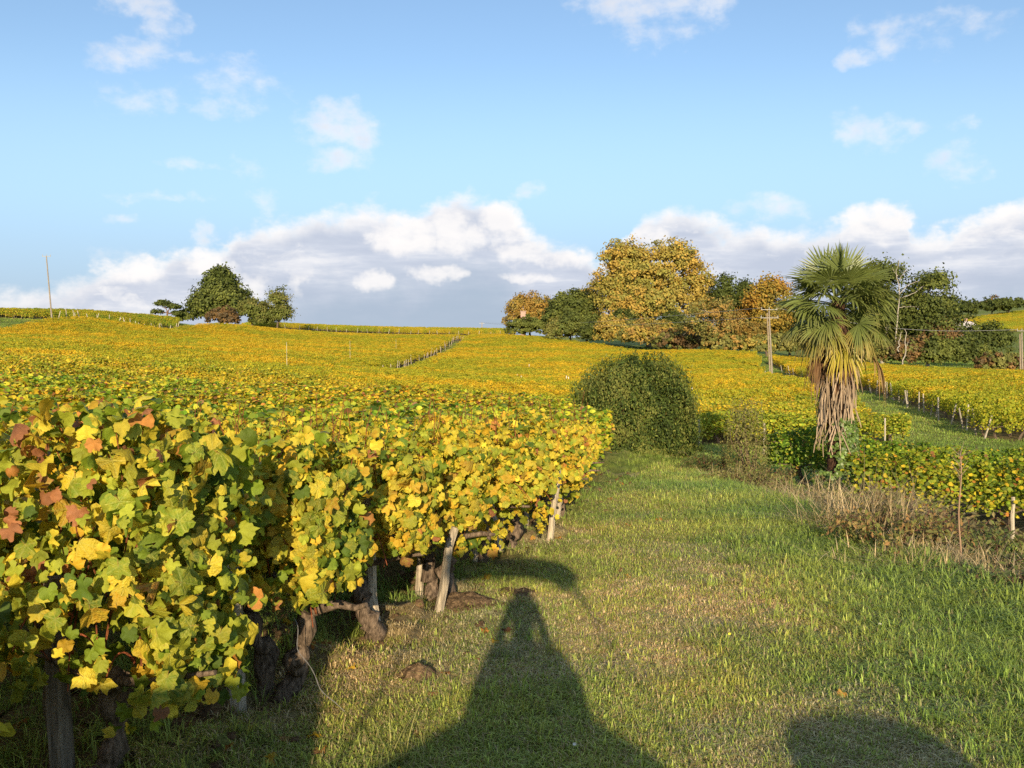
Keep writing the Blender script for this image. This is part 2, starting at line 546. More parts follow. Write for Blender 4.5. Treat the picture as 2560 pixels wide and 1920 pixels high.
def gz1(x, y):
    return float(gz(np.array([x]), np.array([y]))[0])


# rows of the left-hand plots run along RD; the headland edge runs along ND
RD = np.array([-.957, .29]); ND = np.array([.29, .957])
E0 = np.array([-1.50, 3.42])


def sq(x, y):
    dx, dy = np.asarray(x, float) - E0[0], np.asarray(y, float) - E0[1]
    return dx * RD[0] + dy * RD[1], dx * ND[0] + dy * ND[1]


def inpoly(x, y, poly):
    x, y = np.asarray(x, float), np.asarray(y, float)
    r = np.zeros(x.shape, bool)
    n = len(poly)
    for i in range(n):
        x1, y1 = poly[i]; x2, y2 = poly[(i + 1) % n]
        c = ((y1 > y) != (y2 > y)) & (x < (x2 - x1) * (y - y1) / (y2 - y1 + 1e-12) + x1)
        r ^= c
    return r


def xy(u, v, D):
    return tuple(P(u, v, D)[:2])


# plots in plan
TOPB = [xy(-400, 822, 105), xy(0, 826, 108), xy(400, 825, 150), xy(700, 826, 200), xy(1180, 842, 208), xy(1290, 838, 176), xy(1500, 857, 160), xy(1690, 882, 143), xy(1890, 900, 132)]
LEFT = [(-80, -18), (-6.5, -18), tuple(E0 - ND * 22), tuple(E0 + ND * 14.0), (.9, 17.3), (.9, 21.5), (3.6, 31.5), (13.8, 33.0), (20.3, 65.), xy(1905, 960, 92), xy(1890, 905, 131)] + TOPB[::-1] + [(-110, 60)]
RIGHTFAR = [(18.6, 36.0), (25.6, 66.), xy(1962, 925, 108), xy(1915, 905, 125), xy(2160, 918, 112), xy(2560, 932, 101), (110, 98), (110, 34.)]
RIGHTNEAR = [(5.5, 14.0), (7.2, 18.7), (5.8, 19.0), (6.3, 22.6), (30, 21.5), (40, 11), (11.5, 12.6)]
RIDGE = [xy(640, 820, 230), xy(1260, 830, 228), xy(1290, 830, 262), xy(600, 818, 265)]
SLOPE = [xy(-500, 805, 128), xy(60, 808, 128), xy(440, 816, 158), xy(445, 810, 185), xy(-500, 795, 190)]
HILL = [xy(2395, 850, 250), xy(2700, 830, 250), xy(2760, 800, 345), xy(2400, 802, 300)]
# gaps between plots: segments with half width
GAPS = [(xy(250, 885, 72), xy(955, 945, 86), 1.1), (xy(940, 955, 80), xy(1185, 838, 214), 1.5)]


def gapdist(x, y):
    d = np.full(np.shape(x), 99.)
    for a, b, w in GAPS:
        ax, ay = a; bx, by = b
        t = np.clip(((x - ax) * (bx - ax) + (y - ay) * (by - ay)) / ((bx - ax) ** 2 + (by - ay) ** 2), 0, 1)
        d = np.minimum(d, np.hypot(x - ax - t * (bx - ax), y - ay - t * (by - ay)) - w)
    return d


def path_right(y):
    """x of the lane's right border"""
    return np.interp(y, [-10, 2, 6, 9, 15, 19, 22], [4.2, 3.75, 3.35, 3.2, 3.4, 3.7, 4.2])


# ground sheet
def axis(segs):
    out = []
    for a, b, st in segs:
        out.append(np.arange(a, b, st))
    return np.concatenate(out + [[segs[-1][1]]])


gx = axis([(-1500, -300, 100), (-300, -120, 15), (-120, -40, 4), (-40, -12, 1.0), (-12, -5, .3), (-5, 6, .055), (6, 12, .2), (12, 40, 1.0), (40, 130, 4), (130, 400, 15), (400, 1500, 100)])
gy = axis([(-60, -8, 4), (-8, 2, .5), (2, 11, .055), (11, 22, .13), (22, 50, .5), (50, 130, 1.5), (130, 300, 4), (300, 600, 20), (600, 2400, 150)])
GX, GY = np.meshgrid(gx, gy)
GZ = gz(GX, GY)
s_, q_ = sq(GX, GY)
LEFT_SOIL = [q if q != tuple(E0 + ND * 14.0) else tuple(E0 + ND * 13.6 + RD * 1.25) for q in LEFT]
LEFT_SOIL.insert(LEFT_SOIL.index(tuple(E0 + ND * 13.6 + RD * 1.25)), tuple(E0 + ND * 6.2))
under = inpoly(GX, GY, LEFT_SOIL) | inpoly(GX, GY, RIGHTNEAR) | inpoly(GX, GY, RIGHTFAR) | inpoly(GX, GY, RIDGE) | inpoly(GX, GY, SLOPE)
fine = (np.abs(GX) < 7) & (GY > 1) & (GY < 23)
edge = np.exp(-((s_ - .1 - .14 * np.maximum(0, q_ / .98 - 6)) / .45) ** 2) * (q_ < 15) * (q_ > -4)
bumps = (fbm(GX * 2.2, GY * 2.2, 5) - .5) * .05 + (fbm(GX * 9, GY * 9, 9) - .5) * .02
clod = np.maximum(0, fbm(GX * 4.5, GY * 4.5, 21, 3) - .50) * .42
GZ = GZ + np.where(fine, bumps + clod * np.clip(edge + .55 * (s_ > 0), 0, 1), 0)
soil = np.clip(.80 * np.where(under, 1.0, 0) + edge * .62, 0, .95)
soil = np.where(fine, np.clip(soil + (fbm(GX * 1.6, GY * 1.6, 31) - .5) * .9, 0, 1) * (soil > .05), soil)
dry = np.clip(.0 + sstep(.50, .66, fbm(GX * .55, GY * .8, 77)) * .9 + .35 * sstep(.5, .8, fbm(GX * 3, GY * 3, 78)), 0, 1)
dry *= 1 - .75 * sstep(1.3, 2.9, GX) * (GY < 30) 
dry *= np.where(GY > 24, .35, 1)
mesh_g = MB()
nx, ny = len(gx), len(gy)
ii = (np.arange(ny - 1)[:, None] * nx + np.arange(nx - 1)[None]).ravel()
mesh_g.add(np.stack([GX, GY, GZ], -1).reshape(-1, 3), np.stack([ii, ii + 1, ii + nx + 1, ii + nx], 1), np.stack([soil, dry, 0 * dry], -1).reshape(-1, 3))


def ground_material():
    m = bpy.data.materials.new('ground_soil_and_turf'); m.use_nodes = True
    t = m.node_tree; t.nodes.clear(); l = t.links.new
    out = N(t, 'ShaderNodeOutputMaterial'); p = setin(N(t, 'ShaderNodeBsdfPrincipled'), {'Roughness': .95, 'Specular IOR Level': .08})
    at = N(t, 'ShaderNodeAttribute', attribute_name='col'); sp = N(t, 'ShaderNodeSeparateColor'); l(at.outputs['Color'], sp.inputs[0])
    tc_ = N(t, 'ShaderNodeTexCoord')
    n_a = setin(N(t, 'ShaderNodeTexNoise'), {'Scale': 3.0, 'Detail': 6.0, 'Roughness': .65}); l(tc_.outputs['Object'], n_a.inputs['Vector'])
    n_b = setin(N(t, 'ShaderNodeTexNoise'), {'Scale': 42.0, 'Detail': 5.0, 'Roughness': .7}); l(tc_.outputs['Object'], n_b.inputs['Vector'])

    def cr(fac, stops):
        r = N(t, 'ShaderNodeValToRGB'); e = r.color_ramp.elements
        while len(e) < len(stops): e.new(.5)
        for q, (pp, c) in zip(e, stops):
            q.position = pp; q.color = (*c, 1)
        l(fac, r.inputs[0]); return r.outputs[0]
    green = cr(n_b.outputs['Fac'], [(.25, (.08, .115, .02)), (.5, (.18, .23, .042)), (.75, (.29, .33, .08))])
    straw = cr(n_b.outputs['Fac'], [(.25, (.22, .17, .08)), (.5, (.42, .33, .16)), (.75, (.60, .48, .27))])
    earth = cr(n_b.outputs['Fac'], [(.25, (.07, .042, .022)), (.5, (.17, .105, .055)), (.75, (.29, .19, .105))])

    def mix(f, a, b):
        x = N(t, 'ShaderNodeMix', data_type='RGBA'); l(f, x.inputs['Factor']); l(a, x.inputs[6]); l(b, x.inputs[7]); return x.outputs[2]

    def frag(f, w):
        a = N(t, 'ShaderNodeMath', operation='MULTIPLY_ADD'); a.inputs[1].default_value = w; a.inputs[2].default_value = -w / 2; l(n_a.outputs['Fac'], a.inputs[0])
        b = N(t, 'ShaderNodeMath', operation='ADD', use_clamp=True); l(a.outputs[0], b.inputs[0]); l(f, b.inputs[1]); return b.outputs[0]
    c = mix(frag(sp.outputs[1], .9), green, straw)
    c = mix(frag(sp.outputs[0], .5), c, earth)
    l(c, p.inputs['Base Color'])
    bp = setin(N(t, 'ShaderNodeBump'), {'Strength': .8, 'Distance': .03}); l(n_b.outputs['Fac'], bp.inputs['Height']); l(bp.outputs[0], p.inputs['Normal'])
    l(p.outputs[0], out.inputs['Surface'])
    return m


M_GROUND = ground_material()
g_ = mesh_g.obj('ground', M_GROUND, smooth=True)
tag(g_, 'grassy lane and vineyard slopes falling to a dip and rising to a ridge', kind='structure')


# height of the ground as built (with its bumps), for small things near by
def gzb(x, y):
    x, y = np.asarray(x, float), np.asarray(y, float)
    i = np.clip(np.searchsorted(gx, x) - 1, 0, nx - 2); j = np.clip(np.searchsorted(gy, y) - 1, 0, ny - 2)
    fx = (x - gx[i]) / (gx[i + 1] - gx[i]); fy = (y - gy[j]) / (gy[j + 1] - gy[j])
    return (GZ[j, i] * (1 - fx) + GZ[j, i + 1] * fx) * (1 - fy) + (GZ[j + 1, i] * (1 - fx) + GZ[j + 1, i + 1] * fx) * fy


# ------------------------------------------------------------------ scatter: one object, geometry nodes, for what nobody could count
def scatter(name, pos, rotz, scl, idx, tint, protos, label, cat, lean=None):
    me = bpy.data.meshes.new(name)
    me.vertices.add(len(pos)); me.vertices.foreach_set('co', np.asarray(pos, np.float32).ravel())
    rot = np.zeros((len(pos), 3), np.float32); rot[:, 2] = rotz
    if lean is not None:
        rot[:, :2] = lean
    a = me.attributes.new('rot', 'FLOAT_VECTOR', 'POINT'); a.data.foreach_set('vector', rot.ravel())
    sv = np.asarray(scl, np.float32)
    if sv.ndim == 1: sv = np.repeat(sv[:, None], 3, 1)
    a = me.attributes.new('scl', 'FLOAT_VECTOR', 'POINT'); a.data.foreach_set('vector', sv.ravel())
    a = me.attributes.new('idx', 'INT', 'POINT'); a.data.foreach_set('value', np.asarray(idx, np.int32))
    a = me.attributes.new('tint', 'FLOAT_COLOR', 'POINT'); a.data.foreach_set('color', np.hstack([tint, np.ones((len(tint), 1))]).astype(np.float32).ravel())
    o = link(name, me)
    t = bpy.data.node_groups.new(name, 'GeometryNodeTree')
    t.interface.new_socket('Geometry', in_out='INPUT', socket_type='NodeSocketGeometry')
    t.interface.new_socket('Geometry', in_out='OUTPUT', socket_type='NodeSocketGeometry')
    gi, go = N(t, 'NodeGroupInput'), N(t, 'NodeGroupOutput')
    jn = N(t, 'GeometryNodeJoinGeometry')
    for pm in reversed(protos):      # joined instances come out last linked first
        po = bpy.data.objects.new(name + '_sample', pm)
        oi = N(t, 'GeometryNodeObjectInfo'); oi.inputs['Object'].default_value = po; oi.inputs['As Instance'].default_value = False
        g2 = N(t, 'GeometryNodeGeometryToInstance'); t.links.new(oi.outputs['Geometry'], g2.inputs[0]); t.links.new(g2.outputs[0], jn.inputs[0])
    ip = N(t, 'GeometryNodeInstanceOnPoints'); ip.inputs['Pick Instance'].default_value = True
    t.links.new(gi.outputs[0], ip.inputs['Points']); t.links.new(jn.outputs[0], ip.inputs['Instance'])

    def na(nm, ty):
        q = N(t, 'GeometryNodeInputNamedAttribute', data_type=ty); q.inputs['Name'].default_value = nm; return q.outputs['Attribute']
    er = N(t, 'FunctionNodeEulerToRotation'); t.links.new(na('rot', 'FLOAT_VECTOR'), er.inputs[0])
    t.links.new(er.outputs[0], ip.inputs['Rotation']); t.links.new(na('scl', 'FLOAT_VECTOR'), ip.inputs['Scale']); t.links.new(na('idx', 'INT'), ip.inputs['Instance Index'])
    t.links.new(ip.outputs[0], go.inputs[0])
    md = o.modifiers.new('scatter', 'NODES'); md.node_group = t
    return tag(o, label, cat, kind='stuff')

# ------------------------------------------------------------------ vine leaves
def leaf_outline(seed):
    r = np.random.default_rng(seed)
    ang = [0, 12, 22, 32, 45, 58, 70, 82, 95, 110, 125, 140, 156, 172]
    rad = [1.0, .93, .97, .86, .94, .91, .97, .86, .84, .92, .84, .87, .72, .34]
    pts = []
    for side in (1, -1):
        seq = list(zip(ang, rad))
        if side == -1:
            seq = seq[1:][::-1]
        for a, q in seq:
            t = R(a) * side
            q *= 1 + .09 * r.standard_normal()
            pts.append((q * math.sin(t), q * math.cos(t)))
    pts = np.array(pts)
    cup, fold, wv = r.normal(-.18, .32), r.normal(.05, .55), r.uniform(.08, .26)
    ph = r.uniform(0, 6.28)
    x, y = pts[:, 0], pts[:, 1]
    z = cup * (x * x + y * y) + fold * np.abs(x) - r.uniform(.0, .30) * np.maximum(0, y) ** 2 + wv * np.sin(5 * np.arctan2(x, y) + ph) * np.hypot(x, y)
    v = np.vstack([[0, 0, 0], np.stack([x, y, z], 1)])
    n = len(pts)
    f = np.array([[0, i + 1, (i + 1) % n + 1] for i in range(n)])
    return v, f


HI = [leaf_outline(s) for s in range(8)]


def mid_leaf(seed):
    r = np.random.default_rng(seed + 50)
    a = np.array([0, 38, 72, 108, 150, 210, 252, 288, 322])
    q = np.array([1, .88, .95, .85, .74, .74, .85, .95, .88]) * (1 + .08 * r.standard_normal(9))
    t = np.radians(a)
    x, y = q * np.sin(t), q * np.cos(t)
    z = r.normal(-.1, .2) * (x * x + y * y) + r.normal(0, .3) * np.abs(x)
    return np.vstack([[0, 0, 0], np.stack([x, y, z], 1)]), np.array([[0, i + 1, (i + 1) % 9 + 1] for i in range(9)])


MID = [mid_leaf(s) for s in range(5)]
LO = (np.array([[0, -.6, 0], [.75, .05, .16], [0, .95, -.12], [-.75, .05, .16]]), np.array([[0, 1, 2], [0, 2, 3]]))

PAL = {'green': (.20, .27, .022), 'lime': (.36, .385, .035), 'yellow': (.66, .53, .045), 'gold': (.70, .44, .035), 'orange': (.52, .23, .05), 'brown': (.36, .15, .06), 'deep': (.105, .165, .018)}
PK = list(PAL); PC = np.array([PAL[k] for k in PK])


def pick_kind(n, yel, br, r):
    """yel 0..1 how far autumn has come, br 0..1 how much is withered"""
    yel = np.broadcast_to(yel, (n,)); br = np.broadcast_to(br, (n,))
    yel = np.asarray(yel); w = np.stack([.30 * (1 - yel) + .06, .42 - .12 * yel, .16 + .42 * yel, np.maximum(.005, .04 + .20 * yel), .015 + .35 * br, .012 + .45 * br, .18 * (1 - yel)], 1)
    w = np.cumsum(w / w.sum(1, keepdims=True), 1)
    return (r.random(n)[:, None] > w).sum(1).clip(0, 6)


def vine_cols(n, yel, br, r):
    k = pick_kind(n, yel, br, r)
    return PC[k] * (1 + .16 * r.standard_normal((n, 1))).clip(.6, 1.4) * (1 + .05 * r.standard_normal((n, 3)))


def leaf_frames(nrm, r, droop=.75, size=None):
    """columns: side, tip direction, normal; times size"""
    nrm = unit(unit(nrm) + .42 * r.standard_normal(nrm.shape))
    t = np.array([0, 0, -1.]) * droop + .55 * r.standard_normal(nrm.shape)
    t = t - (t * nrm).sum(1, keepdims=True) * nrm
    t = unit(t)
    b = np.cross(t, nrm)
    return np.stack([b, t, nrm], 2) * np.asarray(size)[:, None, None]


def vine_points(n, r, Lh=.55, z0=.42, z1=1.22, w=.27):
    """leaf places and outward normals on one vine; x along the row, y across, z up"""
    x = r.uniform(-Lh, Lh, n)
    h = r.beta(1.35, 1.05, n)
    prof = .62 + .5 * np.sin(np.clip(h, 0, 1) * math.pi * .92)
    # pillows of foliage
    ph1, ph2 = r.uniform(0, 6.28, 2)
    prof *= 1 + .34 * np.sin(x * 9 + ph1) * np.sin(h * 7 + ph2) + .12 * np.sin(x * 23 + ph2)
    sgn = np.where(r.random(n) < .5, -1., 1.)
    inner = r.random(n) < .22
    k = np.where(inner, r.uniform(0, .7, n), r.uniform(.62, 1.22, n))
    y = sgn * w * prof * k
    ztop = z1 + .06 * np.sin(x * 6 + ph2)
    z = z0 + (ztop - z0) * h
    nrm = np.stack([.35 * r.standard_normal(n), sgn * (1.0 - .6 * np.maximum(0, h - .6)), .25 + 1.3 * np.maximum(0, h - .55) + .35 * r.standard_normal(n)], 1)
    # a flat top carries its own leaves
    tp = r.random(n) < .24
    y = np.where(tp, r.uniform(-w, w, n) * .9, y); z = np.where(tp, ztop + r.uniform(-.06, .10, n), z)
    nrm = np.where(tp[:, None], np.stack([.5 * r.standard_normal(n), -.0 + .5 * r.standard_normal(n), np.ones(n)], 1), nrm)
    # loose shoots above and hanging ones below
    for _ in range(5):
        c = r.integers(0, n, 9)
        x0, y0 = r.uniform(-Lh, Lh), r.uniform(-w, w)
        if r.random() < .6:
            zz = ztop.mean() + np.linspace(0, r.uniform(.05, .15), 9); x[c] = x0 + .05 * r.standard_normal(9); y[c] = y0 + .05 * r.standard_normal(9)
        else:
            zz = z0 - np.linspace(0, r.uniform(.05, .22), 9); x[c] = x0 + .05 * r.standard_normal(9); y[c] = np.sign(y0) * w * .8 + .05 * r.standard_normal(9)
        z[c] = zz
    return np.stack([x, y, z], 1), nrm


def crooked(p0, p1, n, amp, r):
    t = np.linspace(0, 1, n)[:, None]
    p = np.asarray(p0)[None] * (1 - t) + np.asarray(p1)[None] * t
    o = np.cumsum(r.standard_normal((n, 3)) * amp / math.sqrt(n), 0)
    o -= t * o[-1]
    return p + o


BARK = (.20, .145, .10)


def vine_trunk(mb, r, hi=True, off=0.0, fork=False):
    sd_ = 8 if hi else 4
    n = 15 if hi else 4
    sd_ = 11 if hi else 4
    base = np.array([off, .0, -.06])
    if fork:
        for sx in (-1, 1):
            top = np.array([off + sx * r.uniform(.10, .2), r.uniform(-.05, .05), .42])
            p = crooked(base + [sx * .05, 0, 0], top, n, .07, r)
            mb.tube(p, np.linspace(.055, .036, n) * (1 + .14 * r.standard_normal(n)), sd_, BARK, rough=.13 if hi else 0)
            q = crooked(top, top + [sx * .3, 0, .06], 5, .04, r)
            mb.tube(q, np.linspace(.028, .012, 5), sd_ - 1, BARK, rough=.1 if hi else 0)
    else:
        top = np.array([off + r.uniform(-.12, .12), r.uniform(-.06, .06), .47])
        p = crooked(base, top, n, .08, r)
        mb.tube(p, np.linspace(.055, .036, n) * (1 + .15 * r.standard_normal(n)), sd_, BARK, rough=.13 if hi else 0)
        for sx in (-1, 1):
            q = crooked(top - [0, 0, .02], top + [sx * .42, 0, .06], 5, .025, r)
            mb.tube(q, np.linspace(.019, .009, 5), max(4, sd_ - 2), BARK, rough=.1 if hi else 0)


def vine_canes(mb, r, k=9):
    for _ in range(k):
        x0 = r.uniform(-.5, .5)
        p = crooked((x0, r.uniform(-.04, .04), .5), (x0 + r.uniform(-.15, .15), r.uniform(-.14, .14), r.uniform(1.0, 1.38)), 6, .06, r)
        mb.tube(p, np.linspace(.0055, .0025, 6), 4, (.24, .085, .035), cap=False)


# prototypes for masses of vines
def proto(seed, n, size, lv, yel=.5, br=.12, trunk=True, even=0.0, **kw):
    r = np.random.default_rng(seed)
    mb = MB()
    p, nm = vine_points(n, r, **kw)
    c = vine_cols(n, yel, br, r)
    c = c * (1 - even) + c.mean(0) * even
    fr = leaf_frames(nm, r, size=size * r.uniform(.7, 1.25, n))
    if lv == 'mid':
        for j in range(5):
            s_i = np.arange(n) % 5 == j
            mb.stamp(MID[j][0], MID[j][1], p[s_i], fr[s_i], c[s_i])
    else:
        mb.stamp(LO[0], LO[1], p, fr, c)
    if trunk:
        tb = MB(); vine_trunk(tb, r, False)
        base = mb.n
        for v, cc in zip(tb.v, tb.c):
            mb.v.append(v); mb.c.append(cc)
        for f in tb.polys:
            mb.polys.append(f + base); mb.mi.append(np.full(len(f), 1))
        mb.n += tb.n
    return mb


def protos(seed, k, *a, **kw):
    return [proto(seed + i, *a, **kw).mesh('vine_mass', [M_LEAFT, M_BARK]) for i in range(k)]


def tint_at(x, y, r):
    """yellower here, greener there"""
    f = fbm(np.asarray(x) * .16, np.asarray(y) * .16, 404, 3) + .09 * r.standard_normal(np.shape(x))
    g = sstep(.30, .72, f)[:, None]
    return (np.array([.72, .92, .9]) * (1 - g) + np.array([1.12, 1.03, .85]) * g) * (1 + .07 * r.standard_normal((len(x), 1)))


# every vine of the left-hand plots
def row_points(poly, rd, o, spacing, step, q0, q1, s0, s1, gaps=False, jit=.1):
    nd = np.array([-rd[1], rd[0]])
    if nd[1] < 0: nd = -nd
    out = []
    for k in np.arange(q0, q1):
        s = np.arange(s0, s1, step) + .15
        x = o[0] + rd[0] * s + nd[0] * k * spacing; y = o[1] + rd[1] * s + nd[1] * k * spacing
        out.append(np.stack([x, y, np.full_like(x, k), s], 1))
    a = np.vstack(out)
    ok = inpoly(a[:, 0], a[:, 1], poly) & (np.abs(a[:, 0]) < .68 * a[:, 1] + 5)
    if gaps: ok &= gapdist(a[:, 0], a[:, 1]) > 0
    return a[ok]


SP = .98
allv = row_points(LEFT, RD, E0, SP, 1.0, -5, 225, -120, 170, gaps=True)
allv = allv[~((allv[:, 2] <= 14) & (allv[:, 3] < .1))]
allv = allv[~((allv[:, 2] < 0) & (allv[:, 3] < .1))]
allv[:, :2] += np.where(allv[:, 2] < 0, .25, 0)[:, None] * RD
_k9 = (allv[:, 2] > 6) & (allv[:, 2] <= 14)
allv[:, :2] += np.where(_k9, (allv[:, 2] - 6) * .14, 0)[:, None] * RD
ROWANG = math.atan2(RD[1], RD[0])
dist = np.hypot(allv[:, 0], allv[:, 1])
vis = (np.abs(allv[:, 0] / np.maximum(.1, allv[:, 1])) < .60) & (allv[:, 2] >= 0)
tierA = vis & (((allv[:, 2] <= 4) & (allv[:, 3] < 3.0)) | ((allv[:, 2] <= 8) & (allv[:, 3] < .9)))
order = np.argsort(np.where(vis & ~tierA, dist, 1e9))
tierB = np.zeros(len(allv), bool)
tierB[order[:230]] = True
tierC = ~tierA & ~tierB

ORD = ['first', 'second', 'third', 'fourth', 'fifth', 'sixth', 'seventh', 'eighth', 'ninth', 'tenth', 'eleventh', 'twelfth', 'thirteenth', 'fourteenth', 'fifteenth', 'sixteenth', 'seventeenth', 'eighteenth', 'nineteenth', 'twentieth']
_T = {20: 'twenty', 30: 'thirty', 40: 'forty'}
ORD += [(_T[t] + '-' + ORD[u - 1]) if u else {30: 'thirtieth', 40: 'fortieth'}[t] for t in (20, 30, 40) for u in range(0, 10) if not (t == 20 and u == 0)]

# single leaves, shared between vines: shape x colour
LEAFMESH = {}


def leaf_mesh(i, k, var):
    key = (i, k, var)
    if key not in LEAFMESH:
        r = np.random.default_rng(hash(key) % 100000)
        v, f = HI[i]
        base = PC[k] * (1 + .14 * r.standard_normal())
        nxt = {0: PAL['lime'], 1: PAL['yellow'], 2: PAL['gold'], 3: PAL['orange'], 4: PAL['brown'], 5: PAL['brown'], 6: PAL['green']}[int(k)]
        e = r.uniform(0, .75, len(v) - 1) ** 1.3
        c = np.vstack([base * .92, base[None] * (1 - e[:, None]) + np.array(nxt)[None] * e[:, None]])
        mb = MB()
        mb.add(v, f, c)
        # stalk
        mb.add([[-.02, 0, 0], [.02, 0, 0], [.015, -.55, .22], [-.015, -.55, .22]], [[0, 1, 2, 3]], (.35, .16, .05))
        LEAFMESH[key] = mb.mesh('leaf', M_LEAF1, smooth=True)
    return LEAFMESH[key]


VINE_NOTES = {(0, 0): 'green and yellow grapevine in the nearest row, at the lower left corner',
              (1, 0): 'yellow leafed grapevine hanging over the upright grey post in the second row',
              (2, 0): 'grapevine with red canes and bright yellow leaves behind the white leaning post',
              (3, 0): 'grapevine with a thick forked trunk at the lane, fourth row'}


def view_uv(p):
    q = np.asarray(p) - [0, 0, CAM_H]
    f = q[:, 1] * math.cos(PITCH) - q[:, 2] * math.sin(PITCH)
    w = q[:, 1] * math.sin(PITCH) + q[:, 2] * math.cos(PITCH)
    return 1280 + q[:, 0] / f * 2328, 960 - w / f * 2328, f


ca, sa = math.cos(ROWANG), math.sin(ROWANG)
ROT = np.array([[ca, -sa, 0], [sa, ca, 0], [0, 0, 1.]])
order_ = np.lexsort((allv[:, 3], allv[:, 2]))
idx_in_row = {}
for i in order_:
    idx_in_row[i] = None
cnt = {}
for i in order_:
    k = int(allv[i, 2])
    if k < 0: continue
    idx_in_row[i] = cnt.get(k, 0); cnt[k] = cnt.get(k, 0) + 1

LEAF_PARTS = 200
for i in [i for i in order_ if tierA[i]]:
    x, y, k, s = allv[i]
    k = int(k); j = idx_in_row[i]
    r = np.random.default_rng(1000 + i)
    z = gz1(x, y)
    lab = VINE_NOTES.get((k, j)) or f'grapevine {ORD[j]} from the lane in the {ORD[k]} row from the camera'
    vo = tag(empty('grapevine', (x, y, z), ROWANG), lab, 'grapevine', 'grapevines at the near end of the left vineyard')
    tb = MB()
    off = .28 if j == 0 and k > 0 else 0.1
    vine_trunk(tb, r, True, off=-off if j == 0 else 0., fork=(j == 0 and k in (1, 3)))
    tb.obj('trunk', M_BARK, vo, smooth=True)
    cb = MB(); vine_canes(cb, r, 12)
    for _ in range(9 if j == 0 else 4):
        x0 = r.uniform(-.5, .3); d_ = np.array([r.uniform(-.5, .1), r.uniform(.05, .38), 0]); tt = np.linspace(0, 1, 9)[:, None]; L_ = r.uniform(.25, .55)
        cb.tube(np.array([x0, .05, r.uniform(.5, .75)]) + d_ * tt * L_ * 1.6 + np.array([0, 0, 1.]) * (L_ * (.5 * tt - r.uniform(.5, 1.1) * tt ** 2)), np.linspace(.005, .002, 9), 5, (.33, .10, .045), cap=False)
    cb.obj('canes', M_BARK, vo)
    n = 1800
    hgt = [1.27, 1.16, 1.09, 1.04, 1.0, .98, .96, .94, .92][k] * r.uniform(.95, 1.06)
    p, nm = vine_points(n, r, Lh=.58, z0=(.40 if k == 0 else .52 if k < 3 else .40), z1=hgt, w=.26)
    if j == 0 and k > 2:
        p[:, 2] = np.where(p[:, 2] < .55, p[:, 2] - .14 * r.random(n), p[:, 2])
    if j == 0:
        # the end of a row spills towards the lane
        e_ = r.random(n) < .22
        p[e_, 0] = r.uniform(-.64, -.48, e_.sum()); p[e_, 2] = r.uniform(.40 if k == 0 else .56, hgt, e_.sum()); p[e_, 1] = r.uniform(-.25, .25, e_.sum()); nm[e_] = np.stack([-np.ones(e_.sum()), .8 + .5 * r.standard_normal(e_.sum()), .3 * np.ones(e_.sum())], 1)
    sz = (.020 + .028 * r.random(n) ** 1.4) * (1.14 if k < 2 else 1)
    yel = np.clip(.30 + .12 * k + (fbm(p[:, 0] * 2 + x, p[:, 2] * 2 + y, 55) - .5) * 1.2, 0, 1)
    br = np.clip((fbm(p[:, 0] * 2.3 + x * 3, p[:, 2] * 2.3 + y * 3, 66) - .60) * 3 + .2 * (p[:, 2] < .6), 0, 1) * .30
    if k == 0:
        wcol = (np.abs(p[:, 0] - .02) < .07) & (p[:, 2] > .8); br = np.where(wcol, .9, br)
    kind = pick_kind(n, yel, br, r)
    fr = leaf_frames(nm, r, size=sz)
    wpos = p @ ROT.T + [x, y, z]
    uu, vv, ff = view_uv(wpos)
    wn_ = unit(nm) @ ROT.T
    facing = -(wn_ * unit(wpos - [0, 0, CAM_H])).sum(1)
    score = sz / ff * (.4 + np.clip(facing, 0, 1)) * np.where(p[:, 1] > -.05, 1, .35) * ((uu > -60) & (uu < 2620) & (vv > 0) & (vv < 1980))
    best = np.argsort(-score)[:LEAF_PARTS]
    best = best[score[best] > 0]
    part = np.zeros(n, bool); part[best] = True
    for q in best:
        lm = leaf_mesh(int(r.integers(0, 8)), int(kind[q]), int(r.integers(0, 3)))
        o = bpy.data.objects.new('leaf', lm)
        COL.objects.link(o)
        o.parent = vo
        m3 = fr[q]
        o.matrix_local = Matrix(((m3[0, 0], m3[0, 1], m3[0, 2], p[q, 0]), (m3[1, 0], m3[1, 1], m3[1, 2], p[q, 1]), (m3[2, 0], m3[2, 1], m3[2, 2], p[q, 2]), (0, 0, 0, 1)))
    mb = MB()
    rest = ~part
    cc = PC[kind] * (1 + .16 * r.standard_normal((n, 1))).clip(.6, 1.4)
    for t in range(8):
        s_i = rest & (np.arange(n) % 8 == t)
        mb.stamp(HI[t][0], HI[t][1], p[s_i], fr[s_i], cc[s_i])
    fo = mb.obj('foliage', M_LEAF, vo, smooth=True); fo['kind'] = 'stuff'

